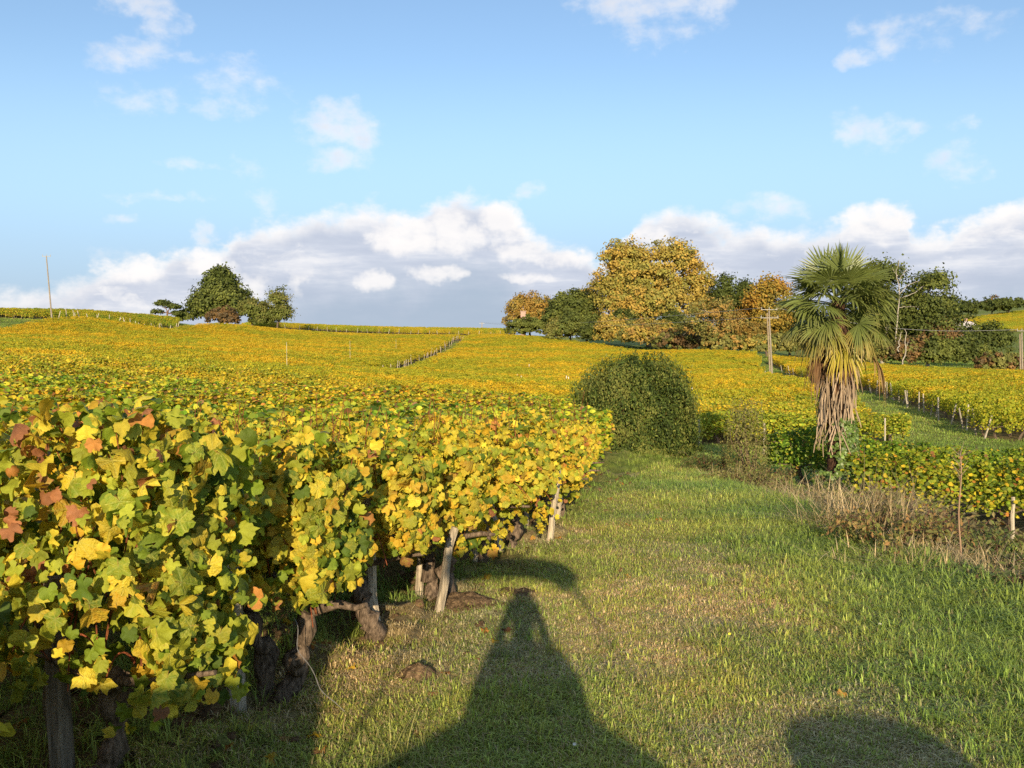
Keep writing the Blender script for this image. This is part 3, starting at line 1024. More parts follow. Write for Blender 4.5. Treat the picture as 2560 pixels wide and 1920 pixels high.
# vines a little farther off: copies of a few kinds
KINDS_B = []
for t in range(7):
    mb = proto(300 + t, 820, .041, 'mid', yel=.35 + .09 * t, br=.10, trunk=False, z0=.33)
    r = np.random.default_rng(700 + t)
    tb = MB(); vine_trunk(tb, r, True)
    KINDS_B.append((mb.mesh('foliage', [M_LEAFT]), tb.mesh('trunk', [M_BARK], smooth=True)))
tB = tint_at(allv[:, 0], allv[:, 1], np.random.default_rng(5))
for i in [i for i in order_ if tierB[i]]:
    x, y, k, s = allv[i]; k = int(k); j = idx_in_row[i]
    r = np.random.default_rng(4000 + i)
    if j is not None and j == 0 and k < 15:
        lab, gr = f'grapevine at the lane end of the {ORD[k]} row from the camera', 'grapevines along the lane edge'
    elif y < 9.5:
        lab, gr = f'yellow and green grapevine, {ORD[j]} from the lane in the {ORD[k]} row', 'grapevines inside the near rows'
    else:
        lab, gr = f'yellow topped grapevine, {ORD[j]} from the right end of the {ORD[k]} row', 'grapevines in the middle rows'
    vo = tag(empty('grapevine', (x, y, gz1(x, y)), ROWANG + (math.pi if r.random() < .5 else 0) + r.normal(0, .04)), lab, 'grapevine', gr)
    sc = r.uniform(.94, 1.04); vo.scale = (sc, sc, sc * float(np.interp(y, [4, 8, 12, 18], [.92, .87, .80, .72])) * r.uniform(.95, 1.05))
    fm, tm = KINDS_B[r.integers(0, 7)]
    link('trunk', tm, vo)
    fo = link('foliage', fm, vo); fo['kind'] = 'stuff'
    fo['tint'] = [float(c) for c in tB[i]] + [1.0]

PN = protos(100, 6, 620, .046, 'mid', yel=.66, br=.04, even=.3)
PF = protos(200, 6, 420, .058, 'lo', yel=.68, br=.02, even=.5)


def mass(name, a, prs, ang, label, seed, hs=1.0, tm=(1, 1, 1)):
    r = np.random.default_rng(seed)
    n = len(a)
    pos = np.stack([a[:, 0], a[:, 1], gz(a[:, 0], a[:, 1]) - .02], 1)
    sc = np.stack([r.uniform(.98, 1.12, n), r.uniform(.85, 1.15, n), r.uniform(.86, 1.04, n) * hs], 1)
    keep = r.random(n) > .025
    rot = ang + r.normal(0, .05, n) + np.where(r.random(n) < .5, math.pi, 0)
    scatter(name, pos[keep], rot[keep], sc[keep], r.integers(0, len(prs), n)[keep], (tint_at(a[:, 0], a[:, 1], r) * tm)[keep], prs, label, 'vineyard')


c_near = tierC & (allv[:, 1] < 46); c_far = tierC & (allv[:, 1] >= 46)
mass('vineyard_rows', allv[c_near], PN, ROWANG, 'unbroken yellow green vine rows dipping away beyond the near vines', 31, .84)
mass('vineyard_rows', allv[c_far], PF, ROWANG, 'golden vine rows climbing the far slope to the ridge', 32, .95, (1.10, 1.0, .82))
ra = row_points(RIGHTNEAR, np.array([.996, -.08]), np.array([5.7, 14.6]), 1.35, 1.0, -2, 9, -3, 45)
RN = protos(120, 5, 900, .035, 'mid', yel=-.15, br=.02)
mass('vineyard_rows', ra, RN, math.atan2(-.08, .996), 'greener vine rows below the bank on the right', 33, .95, (.82, .84, .8))
rb = row_points(RIGHTFAR, np.array([.99, -.12]), np.array([17.6, 35.2]), 1.25, 1.0, -12, 80, -20, 110)
PFR = protos(240, 5, 420, .058, 'lo', yel=.62, br=.02, even=.5)
mass('vineyard_rows', rb, PFR, math.atan2(-.12, .99), 'golden vine rows on the far right beyond the grass track', 34, 1.0, (1.08, .99, .83))
rc = row_points(RIDGE, np.array([1., .0]), np.array(xy(960, 825, 230)), 1.6, 1.0, -6, 22, -80, 60)
mass('vineyard_rows', rc, PF, 0., 'thin golden strip of vines along the skyline ridge', 35, 1.15)
rd_ = row_points(SLOPE, np.array([.97, .24]), np.array(xy(0, 800, 130)), 1.5, 1.0, -10, 40, -40, 70)
PG = protos(260, 4, 300, .068, 'lo', yel=.15, br=.02)
mass('vineyard_rows', rd_, PG, .24, 'greener staked vines above the grass bank at far left', 36, 1.0)
re_ = row_points(HILL, np.array([1., .0]), np.array(xy(2400, 840, 250)), 1.6, 1.2, -10, 80, -20, 90)
mass('vineyard_rows', re_, PF, 0., 'golden vines on the distant hill behind the white house', 37, 1.2)
print('vines', len(allv), tierA.sum(), len(ra), len(rb), len(rc), len(rd_), len(re_))

# ------------------------------------------------------------------ posts
POSTC = (.46, .38, .27)


def post(x, y, h, rad, lean, label, group, cat='post', name='vine_post', col=POSTC, sides=7, hi=True, cap=True):
    r = np.random.default_rng(int(abs(x * 977 + y * 131)) % 99991)
    z = gz1(x, y)
    mb = MB()
    n = 7 if hi else 2
    t = np.linspace(0, 1, n)
    c = np.stack([lean[0] * t * h, lean[1] * t * h, -.15 + t * (h + .15)], 1)
    if hi: c[:, :2] += .006 * r.standard_normal((n, 2))
    mb.tube(c, rad * (1 - .12 * t), sides, np.array(col) * (.5 if 'dark' in label else 1) * (1 + .1 * r.standard_normal()), rough=.06 if hi else 0)  # a dark label halves the colour, standing in for shade
    o = mb.obj(name, M_WOOD, None, smooth=False, loc=(x, y, z))
    return tag(o, label, cat, group)


for k in range(15):
    e = E0 + ND * SP * k + RD * max(0, k - 6) * .14
    r = np.random.default_rng(900 + k)
    so = {0: .22, 1: .0, 2: -.05, 3: -.02}.get(k, r.uniform(-.15, .1))
    lean = {0: (-.04, .02), 1: (-.01, .0), 2: (-.10, 0.05), 3: (.04, .1), 4: (-.03, .1), 5: (.22, .05), 6: (.03, .05)}.get(k, (r.normal(0, .12), r.normal(.05, .06)))
    xx, yy = e + RD * so
    if k == 2: xx, yy = xx + .10, yy + .1
    if k == 1: xx, yy = xx - ND[0] * .2 + .02, yy - ND[1] * .2
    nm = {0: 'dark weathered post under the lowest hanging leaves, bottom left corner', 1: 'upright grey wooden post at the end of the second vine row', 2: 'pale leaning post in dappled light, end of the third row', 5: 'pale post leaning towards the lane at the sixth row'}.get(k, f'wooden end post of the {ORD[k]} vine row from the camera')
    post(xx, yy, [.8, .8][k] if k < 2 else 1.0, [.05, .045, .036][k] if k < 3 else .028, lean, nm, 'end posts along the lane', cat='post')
# loose short stakes between the end vines
for k, (s, dq, h, ln) in enumerate([(-.25, 2.6, .55, (.25, .1)), (-.1, 4.6, .6, (-.2, .1)), (-.3, 5.3, .7, (.15, 0)), (-.1, 6.4, .6, (.1, .1))]):
    e = E0 + ND * dq + RD * s
    post(e[0], e[1], h, .03, ln, ['short leaning stake by the third row end', 'short stake tilted beside the fifth row end', 'thin stake leaning over the lane by the sixth row', 'thin short stake by the seventh row end'][k], 'short stakes along the lane')


def stakes(p, q, n, h, label, group, jit=.8, rad=.04, col=(.45, .39, .30), lean=.12, seed=1, skip=.0):
    r = np.random.default_rng(seed)
    i_ = -1
    for t in np.linspace(0, 1, n):
        if r.random() < skip: continue
        i_ += 1
        x = p[0] + (q[0] - p[0]) * t + r.normal(0, jit * .25); y = p[1] + (q[1] - p[1]) * t + r.normal(0, jit)
        post(x, y, h * r.uniform(.8, 1.15), rad, (r.normal(0, lean), r.normal(0, lean)), label.replace('{o}', ORD[i_]), group, col=col, sides=5, hi=False)


stakes(xy(930, 950, 82), xy(1160, 846, 200), 46, 1.05, 'pale stake, {o} from the bottom of the diagonal line across the far slope', 'stakes along the diagonal gap', seed=3, skip=.1)
stakes(xy(330, 893, 73.4), xy(940, 944, 85), 26, .95, 'pale stake, {o} from the left in the thin gap across the far slope', 'stakes along the cross gap', seed=4, skip=.4)
stakes(xy(150, 806, 127), xy(445, 816, 157), 24, 1.7, 'leaning pale stake, {o} from the left on the far left grass bank', 'leaning stakes on the far left bank', seed=5, lean=.25, rad=.05, col=(.6, .52, .4))
stakes((18.5, 36.2), (25.4, 66.), 22, 1.0, 'pale end post, {o} up the right edge of the grass track', 'end posts beside the near grass track', seed=16, jit=.25, lean=.16, rad=.036)
stakes((25.5, 67.), xy(1957, 925, 108), 16, 1.0, 'small far end post, {o} beyond the bend on the right edge of the track', 'end posts beside the grass track', seed=6, jit=.25, lean=.16, rad=.04)
stakes((14.0, 34.5), xy(1912, 955, 92), 14, 1.0, 'pale end post, {o} up the left edge of the grass track', 'end posts left of the grass track', seed=7, jit=.3, rad=.036, skip=.25)
stakes(xy(720, 822, 229), xy(1250, 831, 227), 22, 1.3, 'tiny stake, {o} from the left along the skyline vines', 'stakes along the skyline vines', seed=8, rad=.06)
for k, (u, v, D, h, lb) in enumerate([(717, 900, 60, 3.4, 'thin tall white marker stake left of centre in the vines'), (875, 870, 92, 3.6, 'thin tall white marker stake above the cross gap'), (990, 850, 130, 3.2, 'faint tall marker stake near the ridge')]):
    q = xy(u, v, D); post(q[0], q[1], h * .8, .016, (0, 0), lb, 'tall marker stakes', col=(.55, .5, .36), sides=5, hi=False)
for k, (u, v, D, h, lb) in enumerate([(1747, 1107, 29, 1.0, 'white post at the bottom of the vines right of the round bush'), (1910, 1110, 29, 1.0, 'white post in the vines left of the palm'), (2212, 1112, 31.6, 1.15, 'white post at the corner of the plot right of the palm'), (2531, 1350, 14.2, .68, 'pale post in the front vine row at the right edge')]):
    q = xy(u, v, D); post(q[0], q[1], h, .032, (0, .02), lb, 'single white posts', col=(.5, .43, .32), sides=7)
r = np.random.default_rng(77)
_pk = sorted([(r.uniform(1230, 1800), r.uniform(40, 120)) for _ in range(26)])
_n = -1
for u, D in _pk:
    q = xy(u, 900, D)
    if not inpoly(np.array([q[0]]), np.array([q[1]]), LEFT)[0]: continue
    _n += 1
    post(q[0], q[1], r.uniform(1.0, 1.35), .035, (r.normal(0, .12), r.normal(0, .1)), f'pale stake poking through the middle vines, {ORD[_n]} from the left', 'stakes poking through the middle vines', col=(.72, .66, .56), sides=5, hi=False)

# wire slack from the second row's end post down to its anchor
mb = MB()
a_, b_ = P(735, 1545, 4.15), P(855, 1778, 4.05)
t = np.linspace(0, 1, 22)[:, None]
w = a_ * (1 - t) + b_ * t
w[:, 0] += .012 * np.sin(t[:, 0] * 14) - .05 * np.sin(t[:, 0] * math.pi)
w[:, 2] = np.maximum(w[:, 2], gzb(w[:, 0], w[:, 1]) + .004)
mb.tube(w, .0011, 5, (.2, .19, .18)); mb.tube(w + np.array([.003, .002, 0]) * np.sin(t * 30), .0009, 5, (.18, .17, .16))
tag(mb.obj('anchor_wire', M_METAL), 'twisted grey wire slanting from the second row end to the ground', 'wire')

# ------------------------------------------------------------------ trees and shrubs
LEAFQ = (np.array([[-.5, -.32, .06], [.5, -.32, .06], [.42, .5, -.05], [-.42, .5, -.05]]), np.array([[0, 1, 2, 3]]))
LEAFP = (np.array([[0, -.6, 0], [.34, 0, .1], [0, .75, 0], [-.34, 0, .1]]), np.array([[0, 1, 2], [0, 2, 3]]))


def rand_frames(nrm, r, size, jit=.7):
    nrm = unit(unit(nrm) + jit * r.standard_normal(nrm.shape))
    t = r.standard_normal(nrm.shape)
    t = unit(t - (t * nrm).sum(1, keepdims=True) * nrm)
    return np.stack([np.cross(t, nrm), t, nrm], 2) * np.asarray(size)[:, None, None]


def tree(name, label, cat, base, H, lobes_, cols, leaf=.34, n=6000, group=None, trunk_h=.3, trunk_r=.25, bark=(.16, .12, .09), clump=.085, seed=1, gap=.25, lean=0., limbs=True, crown_name='crown', up=.15, limb_cols=None, hole=.0):
    """lobes_: (x, y, z, rx, ry, rz) as fractions of H; leaves sit in clumps near the lobes' skins"""
    n = int(n * 2.6); leaf = leaf * .70
    r = np.random.default_rng(seed)
    o = tag(empty(name, base), label, cat, group)
    lb = np.array(lobes_, float) * H
    vol = (lb[:, 3] * lb[:, 5]) ** .9
    nc = max(30, int(n / 22))
    which = r.choice(len(lb), nc, p=vol / vol.sum())
    d = unit(r.standard_normal((nc, 3)))
    d[:, 2] = np.where(d[:, 2] < -.35, -d[:, 2] * .6, d[:, 2])
    k = 1 - gap * r.random(nc) ** 1.4
    k[r.random(nc) < .15] *= .6
    bump = 1 + .14 * np.sin(d[:, 0] * 7 + which) * np.sin(d[:, 2] * 8 + which * 2)
    cen = lb[which, :3] + d * lb[which, 3:] * (k * bump)[:, None]
    if hole:
        keep = vn(cen[:, 0] / H * 9 + 50, cen[:, 2] / H * 9 + 50, seed) > hole
        cen, d, which = cen[keep], d[keep], which[keep]
        nc = len(cen)
    # leaves
    m = 22
    ci = np.repeat(np.arange(nc), m)
    off = r.standard_normal((nc * m, 3)) * clump * H * np.repeat(r.uniform(.5, 1.1, nc), m)[:, None] * [.6, .6, .42]
    pos = cen[ci] + off
    nr = unit(d[ci] + .5 * unit(off + 1e-6)) + [0, 0, up]
    cs = np.array(cols, float)
    sel = fbm(cen[:, 0] / H * 5 + seed, cen[:, 2] / H * 5 + cen[:, 1] / H * 3 + seed, seed, 3) + .07 * r.standard_normal(nc)
    ck = cs[np.clip(((sel - .28) / .44 * len(cs)).astype(int), 0, len(cs) - 1)] * (1 + .10 * r.standard_normal((nc, 1)))
    c = np.clip(ck[ci] * (1 + .12 * r.standard_normal((nc * m, 1))), .004, 1)
    sz = leaf * r.uniform(.6, 1.3, nc * m)
    mb = MB()
    mb.stamp(LEAFQ[0], LEAFQ[1], pos, rand_frames(nr, r, sz, .48), c)
    mb.obj(crown_name, M_FOL, o)
    if limbs:
        tb = MB()
        top = np.array([lean * H, 0, trunk_h * H])
        p = crooked((0, 0, -.4), top, 6, .03 * H, r)
        tb.tube(p, np.linspace(trunk_r, trunk_r * .7, 6), 8, bark, rough=.06)
        for q in lb:
            tip = q[:3] + [0, 0, q[5] * .3]
            b = crooked(top * .97, tip, 6, .06 * H, r)
            tb.tube(b, np.linspace(trunk_r * .55, trunk_r * .12, 6), 6, bark, rough=.06)
            for _ in range(4):
                a0 = b[r.integers(2, 5)]
                e = q[:3] + unit(r.standard_normal(3)) * q[3:] * .85
                tb.tube(crooked(a0, e, 5, .03 * H, r), np.linspace(trunk_r * .22, trunk_r * .05, 5), 5, bark, cap=False)
        tb.obj('trunk', M_BARK, o, smooth=True)
    return o


def at(u, D, v=None):
    """point on the land under picture column u at distance D"""
    x = ray(u, 870)[0] * D
    return (x, D, gz1(x, D) - .1)


def px(n, D):
    return n / 2328.0 * D


def group_wide(g):
    return g in ('trees along the right hand wood', 'shrubs under the right hand wood', 'shrubs below the tall trees at right')


def tree_px(name, label, cat, u, D, vtop, half, cols, vbase=None, shape=None, **kw):
    """a tree seen in column u, its top at row vtop, half width in photograph pixels"""
    b = at(u, D)
    H = CAM_H + ray(u, vtop)[2] * D - b[2]
    if group_wide(kw.get('group')): half = half * 1.2
    wR = px(half, D) / H
    if shape is None:
        shape = [(0, 0, .60, wR, wR, .38), (-wR * .45, .0, .48, wR * .6, wR * .6, .30), (wR * .45, 0, .50, wR * .6, wR * .6, .30)]
    else:
        shape = [(a * wR, bb * wR, c, d * wR, d * wR, e) for (a, bb, c, d, e) in shape]
    return tree(name, label, cat, b, H, shape, cols, **kw)


GREEN_D = [(.085, .11, .022), (.11, .135, .028), (.07, .09, .02)]
GREEN_M = [(.14, .165, .035), (.17, .19, .04), (.11, .135, .03)]
OLIVE = [(.22, .215, .055), (.26, .24, .065), (.17, .18, .045)]
GOLD = [(.46, .335, .07), (.40, .325, .07), (.31, .285, .06), (.50, .34, .07)]
RUST = [(.40, .25, .065), (.35, .24, .065), (.28, .23, .06)]
BROWN = [(.20, .12, .05), (.16, .11, .05), (.24, .14, .05)]
GR_L, GR_R = 'trees on the ridge at left', 'trees along the right hand wood'
# left-hand group on the ridge
tree_px('broadleaf_tree', 'largest dark green tree on the left ridge, rounded cone crown', 'tree', 552, 205, 672, 76, GREEN_D + GREEN_M, shape=[(0, 0, .66, .62, .34), (-.25, 0, .40, .78, .34), (.3, 0, .42, .72, .34), (.05, 0, .85, .32, .16), (-.5, .1, .3, .5, .26)], leaf=.6, n=9000, group=GR_L, seed=11, trunk_r=.4, gap=.35)
tree_px('pine_tree', 'small flat topped pine standing left of the large ridge tree', 'pine', 420, 200, 750, 36, GREEN_D, shape=[(-.25, 0, .84, .62, .14), (.45, 0, .72, .5, .12), (-.7, 0, .52, .38, .10), (.6, 0, .45, .4, .12)], leaf=.42, n=2200, group=GR_L, seed=12, trunk_h=.5, gap=.5, bark=(.2, .12, .08), hole=.25)
tree_px('broadleaf_tree', 'pale airy tree at the right end of the left ridge group', 'tree', 698, 202, 716, 36, OLIVE + GREEN_M, shape=[(0, 0, .72, .95, .26), (.2, 0, .42, .8, .3), (-.4, 0, .4, .6, .22)], leaf=.36, n=3600, group=GR_L, seed=13, gap=.5, hole=.28)
tree_px('broadleaf_tree', 'mid height green tree between the large ridge tree and the pale one', 'tree', 632, 203, 746, 50, GREEN_M + OLIVE, shape=[(0, 0, .6, .9, .38), (.5, 0, .4, .6, .34)], leaf=.42, n=4200, group=GR_L, seed=14)
tree_px('shrub', 'reddish brown twiggy shrub in front of the large ridge tree', 'shrub', 556, 198, 764, 44, BROWN + [(.14, .10, .05)], shape=[(0, 0, .5, .9, .48), (.4, 0, .4, .6, .4)], leaf=.34, n=3200, group=GR_L, seed=15, limbs=False, clump=.07)
tree_px('shrub', 'low dark shrub between the small pine and the large ridge tree', 'shrub', 465, 203, 772, 22, GREEN_M, shape=[(0, 0, .5, 1, .48)], leaf=.4, n=1100, group=GR_L, seed=16, limbs=False)
tree_px('shrub', 'faint bare shrub just left of the small ridge pine', 'shrub', 362, 205, 793, 14, BROWN, shape=[(0, 0, .5, 1, .48)], leaf=.3, n=500, group=GR_L, seed=17, limbs=False)
tree_px('shrub', 'dark green hedge clump at the far left edge', 'shrub', 20, 132, 781, 44, GREEN_M + OLIVE, shape=[(0, 0, .5, 1, .5), (.5, 0, .4, .7, .4)], leaf=.3, n=1600, group=GR_L, seed=18, limbs=False)
# right-hand wood
tree_px('plane_tree', 'huge golden plane tree with a two domed crown, tallest of all', 'tree', 1625, 172, 594, 124, GOLD, shape=[(-.42, 0, .78, .44, .22), (.40, 0, .79, .46, .215), (-.05, 0, .62, .62, .26), (-.62, 0, .50, .40, .26), (.68, 0, .52, .40, .26), (.1, -.2, .38, .75, .26), (-.4, -.2, .34, .5, .22), (.9, 0, .36, .24, .16)], leaf=.46, n=22000, group=GR_R, seed=21, trunk_r=.75, trunk_h=.28, gap=.42, clump=.05, bark=(.26, .22, .16), hole=.13)
tree_px('broadleaf_tree', 'round golden brown tree at the left end of the wood', 'tree', 1322, 186, 731, 52, [(.38, .26, .055), (.33, .25, .06), (.38, .235, .05)], shape=[(0, 0, .66, .92, .34), (-.05, 0, .42, .98, .34), (.6, 0, .4, .6, .35)], leaf=.42, n=5200, group=GR_R, seed=22)
tree_px('shrub', 'dark green shrub below the round golden brown tree', 'shrub', 1325, 178, 790, 50, GREEN_M, shape=[(-.3, 0, .5, .7, .5), (.4, 0, .5, .7, .48)], leaf=.4, n=2400, group=GR_R, seed=23, limbs=False)
tree_px('broadleaf_tree', 'dark green tree between the round golden tree and the plane', 'tree', 1425, 176, 722, 56, GREEN_M + GREEN_D, shape=[(0, 0, .62, .8, .36), (-.4, 0, .5, .6, .34), (.5, 0, .6, .6, .36)], leaf=.44, n=5200, group=GR_R, seed=24)
tree_px('broadleaf_tree', 'rust topped tree against the left flank of the plane', 'tree', 1468, 180, 718, 36, RUST + OLIVE, shape=[(0, 0, .7, 1, .28), (0, 0, .4, .9, .3)], leaf=.42, n=2600, group=GR_R, seed=25)
for i, (u, v, h, c, lb, D) in enumerate([(1445, 778, 60, GREEN_M, 'broad green shrub filling the wood edge left of the plane', 166), (1585, 800, 60, GOLD + OLIVE, 'long golden olive shrub at the foot of the plane', 158), (1700, 822, 60, OLIVE + BROWN, 'brown olive shrub at the wood edge right of the plane', 148), (1820, 828, 60, OLIVE + RUST, 'low russet shrub by the rusty tree', 139), (1915, 836, 60, GOLD + OLIVE, 'golden shrub along the foot of the orange tree', 137), (1412, 790, 42, [(.22, .19, .04), (.17, .17, .04)], 'yellow green bush under the dark tree left of the plane', 168), (1538, 787, 42, GOLD, 'small golden bush under the left side of the plane', 160),
        (1630, 795, 62, GOLD + RUST, 'wide golden bush under the middle of the plane', 156), (1560, 772, 36, GREEN_D, 'dark green shrub behind the small golden bush', 164), (1682, 778, 36, GREEN_D, 'dark green shrub under the right side of the plane', 160),
        (1480, 800, 30, GREEN_D, 'dark shrub in the gap left of the small golden bush', 163), (1880, 806, 52, [(.30, .19, .04), (.22, .17, .04)], 'orange gold bush beside the utility pole', 141), (1960, 830, 52, OLIVE, 'olive bush just behind the utility pole', 136), (1725, 815, 40, BROWN + OLIVE, 'brownish bush left of the rusty tree', 150),
        (1850, 795, 34, GREEN_D, 'dark green shrub behind the orange gold bush', 146), (1395, 800, 26, OLIVE, 'low yellowing shrub at the field edge near the wood', 166)]):
    tree_px('shrub', lb, 'shrub', u, D, v, h, c, shape=[(-.3, 0, .52, .7, .46), (.35, 0, .5, .66, .46), (0, 0, .66, .6, .34)], leaf=.38, n=2600, group='shrubs under the right hand wood', seed=40 + i, limbs=False, clump=.09)
tree_px('broadleaf_tree', 'rusty orange tree with pale bare branches and a short grey trunk', 'tree', 1780, 141, 737, 72, RUST + RUST + OLIVE, shape=[(0, 0, .74, .75, .25), (-.5, 0, .5, .55, .22), (.5, 0, .52, .55, .24), (0, -.3, .42, .7, .2)], leaf=.30, n=4200, group=GR_R, seed=61, trunk_h=.26, bark=(.42, .38, .32), gap=.6, hole=.22)
tree_px('conifer_tree', 'dark pointed conifer right of the plane tree', 'conifer', 1812, 168, 690, 44, GREEN_D, shape=[(0, 0, .9, .3, .12), (0, 0, .7, .65, .2), (0, 0, .45, .95, .3)], leaf=.42, n=3600, group=GR_R, seed=62)
tree_px('conifer_tree', 'second dark conifer, nearer the orange tree', 'conifer', 1862, 168, 702, 42, GREEN_D, shape=[(0, 0, .88, .35, .12), (0, 0, .68, .7, .2), (0, 0, .45, .95, .3)], leaf=.42, n=3400, group=GR_R, seed=63)
tree_px('broadleaf_tree', 'bright orange tree partly behind the palm crown', 'tree', 1918, 160, 687, 50, [(.40, .22, .035), (.36, .25, .04), (.25, .2, .04)], shape=[(.2, 0, .76, .7, .24), (-.4, 0, .62, .6, .24), (.1, 0, .4, .9, .3)], leaf=.42, n=4200, group=GR_R, seed=64)
tree_px('broadleaf_tree', 'dark green tree low behind the orange tree and pole', 'tree', 1975, 165, 740, 48, GREEN_D, leaf=.42, n=3400, group=GR_R, seed=65)
tree_px('broadleaf_tree', 'tall dark green tree just right of the palm', 'tree', 2205, 128, 649, 82, GREEN_D + GREEN_M, shape=[(-.1, 0, .82, .62, .17), (-.35, 0, .62, .66, .22), (.2, 0, .46, .62, .2), (-.6, 0, .36, .5, .26)], leaf=.36, n=7000, group=GR_R, seed=66, trunk_r=.3, gap=.45, bark=(.4, .36, .3), hole=.16)
tree_px('broadleaf_tree', 'tall dark tree with an open top, second right of the palm', 'tree', 2320, 126, 677, 72, GREEN_D + GREEN_M, shape=[(.05, 0, .86, .6, .13), (.1, 0, .62, .85, .17), (0, 0, .42, .9, .2), (-.5, 0, .72, .25, .1)], leaf=.36, n=5600, group=GR_R, seed=67, trunk_r=.3, gap=.45, bark=(.4, .36, .3), hole=.2)
for i, (u, v, h, c, lb, D) in enumerate([(2170, 842, 60, GREEN_M + OLIVE, 'green bush at the field edge right of the palm', 116), (2270, 836, 60, OLIVE + BROWN, 'brown olive bush under the two tall trees', 114), (2350, 842, 42, GREEN_M, 'green bush right of the pale dead branch', 112),
        (2420, 836, 44, GREEN_M + GREEN_D, 'bright green shrub below the white house', 118), (2460, 800, 62, GREEN_D, 'dark green tree in front of the white house', 128), (2500, 880, 50, OLIVE + BROWN, 'low brown hedge at the foot of the right slope', 112), (2080, 848, 50, GREEN_M + OLIVE, 'green bush hidden behind the palm trunk', 118), (2230, 780, 70, GREEN_D, 'dark mass of shrub between the tall trees', 132), (2350, 790, 40, BROWN + GREEN_D, 'russet shrub under the open topped tree', 124)]):
    tree_px('shrub', lb, 'shrub', u, D, v, h, c, shape=[(-.35, 0, .5, .66, .48), (.35, 0, .5, .66, .46), (0, 0, .62, .6, .36)], leaf=.32, n=2600, group='shrubs below the tall trees at right', seed=80 + i, limbs=False, clump=.09)
tree_px('umbrella_pine', 'round headed pine on the distant hill at right', 'pine', 2424, 300, 750, 40, GREEN_D, shape=[(0, 0, .66, 1, .34), (-.3, 0, .5, .7, .3)], leaf=.6, n=2200, group='trees on the distant hill', seed=71)
tree_px('broadleaf_tree', 'dark tree beside the round headed pine on the hill', 'tree', 2520, 305, 741, 48, GREEN_D, shape=[(0, 0, .6, 1, .36), (-.6, 0, .5, .6, .4)], leaf=.6, n=2600, group='trees on the distant hill', seed=72)
tree_px('broadleaf_tree', 'brownish tree between the two dark hill trees', 'tree', 2478, 312, 740, 28, BROWN + GREEN_D, leaf=.6, n=1200, group='trees on the distant hill', seed=73)
tree_px('shrub', 'low shrub on the hill crest above the white house', 'shrub', 2400, 296, 785, 36, GREEN_D + OLIVE, leaf=.5, n=1200, group='trees on the distant hill', seed=74, limbs=False)


# pale dead trees among the tall ones
def snag(label, pts_, D, rad, seed):
    r = np.random.default_rng(seed)
    b = P(pts_[0][0][0], pts_[0][0][1], D)
    o = tag(empty('dead_tree', b), label, 'dead tree', 'bare pale trees at right')
    for i, line in enumerate(pts_):
        w = np.array([P(u, v, D + .3 * i) for u, v in line]) - b
        f = np.linspace(0, 1, 12)
        q = np.stack([np.interp(f, np.linspace(0, 1, len(w)), w[:, j]) for j in range(3)], 1)
        q += r.standard_normal(q.shape) * .05
        mb = MB(); mb.tube(q, np.linspace(rad * (1 if i == 0 else .5), rad * .3, 12), 6, (.42, .37, .30), rough=.05)
        mb.obj('trunk' if i == 0 else 'branch', M_BARK, o, smooth=True)
    return o


snag('bare pale trunk with crooked branches rising between the tall trees', [[(2240, 870), (2242, 820), (2246, 770), (2250, 720), (2240, 680), (2246, 650)], [(2248, 735), (2270, 712), (2300, 700)], [(2250, 745), (2280, 735), (2310, 715)], [(2243, 690), (2230, 668)], [(2244, 768), (2275, 766), (2300, 768)], [(2246, 700), (2262, 680), (2268, 672)]], 123, .10, 1)
snag('twisted pale dead trunk at the wood edge', [[(2256, 915), (2266, 880), (2262, 850), (2268, 830), (2258, 822)], [(2266, 868), (2274, 850)]], 110, .085, 2)
snag('short pale leaning dead trunk beside the twisted one', [[(2244, 880), (2248, 850), (2254, 830)]], 111, .09, 3)


# ------------------------------------------------------------------ poles and lines
def pole(u, v0, v1, D, label, lean, arms, twin=False):
    b = P(u, v0, D); h = (v0 - v1) / 2328 * D
    gzv = gz1(b[0], b[1]); h += b[2] - gzv; b = np.array([b[0], b[1], gzv])
    o = tag(empty('utility_pole', b), label, 'utility pole', 'wooden utility poles')
    mb = MB(); tt = np.linspace(0, 1, 6)[:, None]
    ax = np.array([[lean, 0, 1.0]])
    mb.tube(tt * ax * h + [0, 0, -.3], np.linspace(.11, .07, 6), 8, (.33, .28, .22)); mb.obj('shaft', M_WOOD, o)
    if twin:
        mb = MB(); mb.tube(tt * ax * h * .97 + [-.21, 0, -.3], np.linspace(.085, .06, 6), 8, (.34, .27, .19)); mb.obj('brace', M_WOOD, o)
    for (f, w) in arms:
        mb = MB(); c = ax[0] * h * f
        mb.box(c, (w * .85, .07, .06), (.38, .36, .32)); a = mb.obj('crossarm', M_METAL, o)
        for sx in (-.46, 0, .46):
            m2 = MB(); m2.tube([c + [sx * w * .85, 0, .03], c + [sx * w * .85, 0, .12], c + [sx * w * .85, 0, .20], c + [sx * w * .85, 0, .26]], [.02, .04, .03, .015], 7, (.4, .4, .38)); m2.obj('insulator', M_METAL, a)
    return b + ax[0] * h


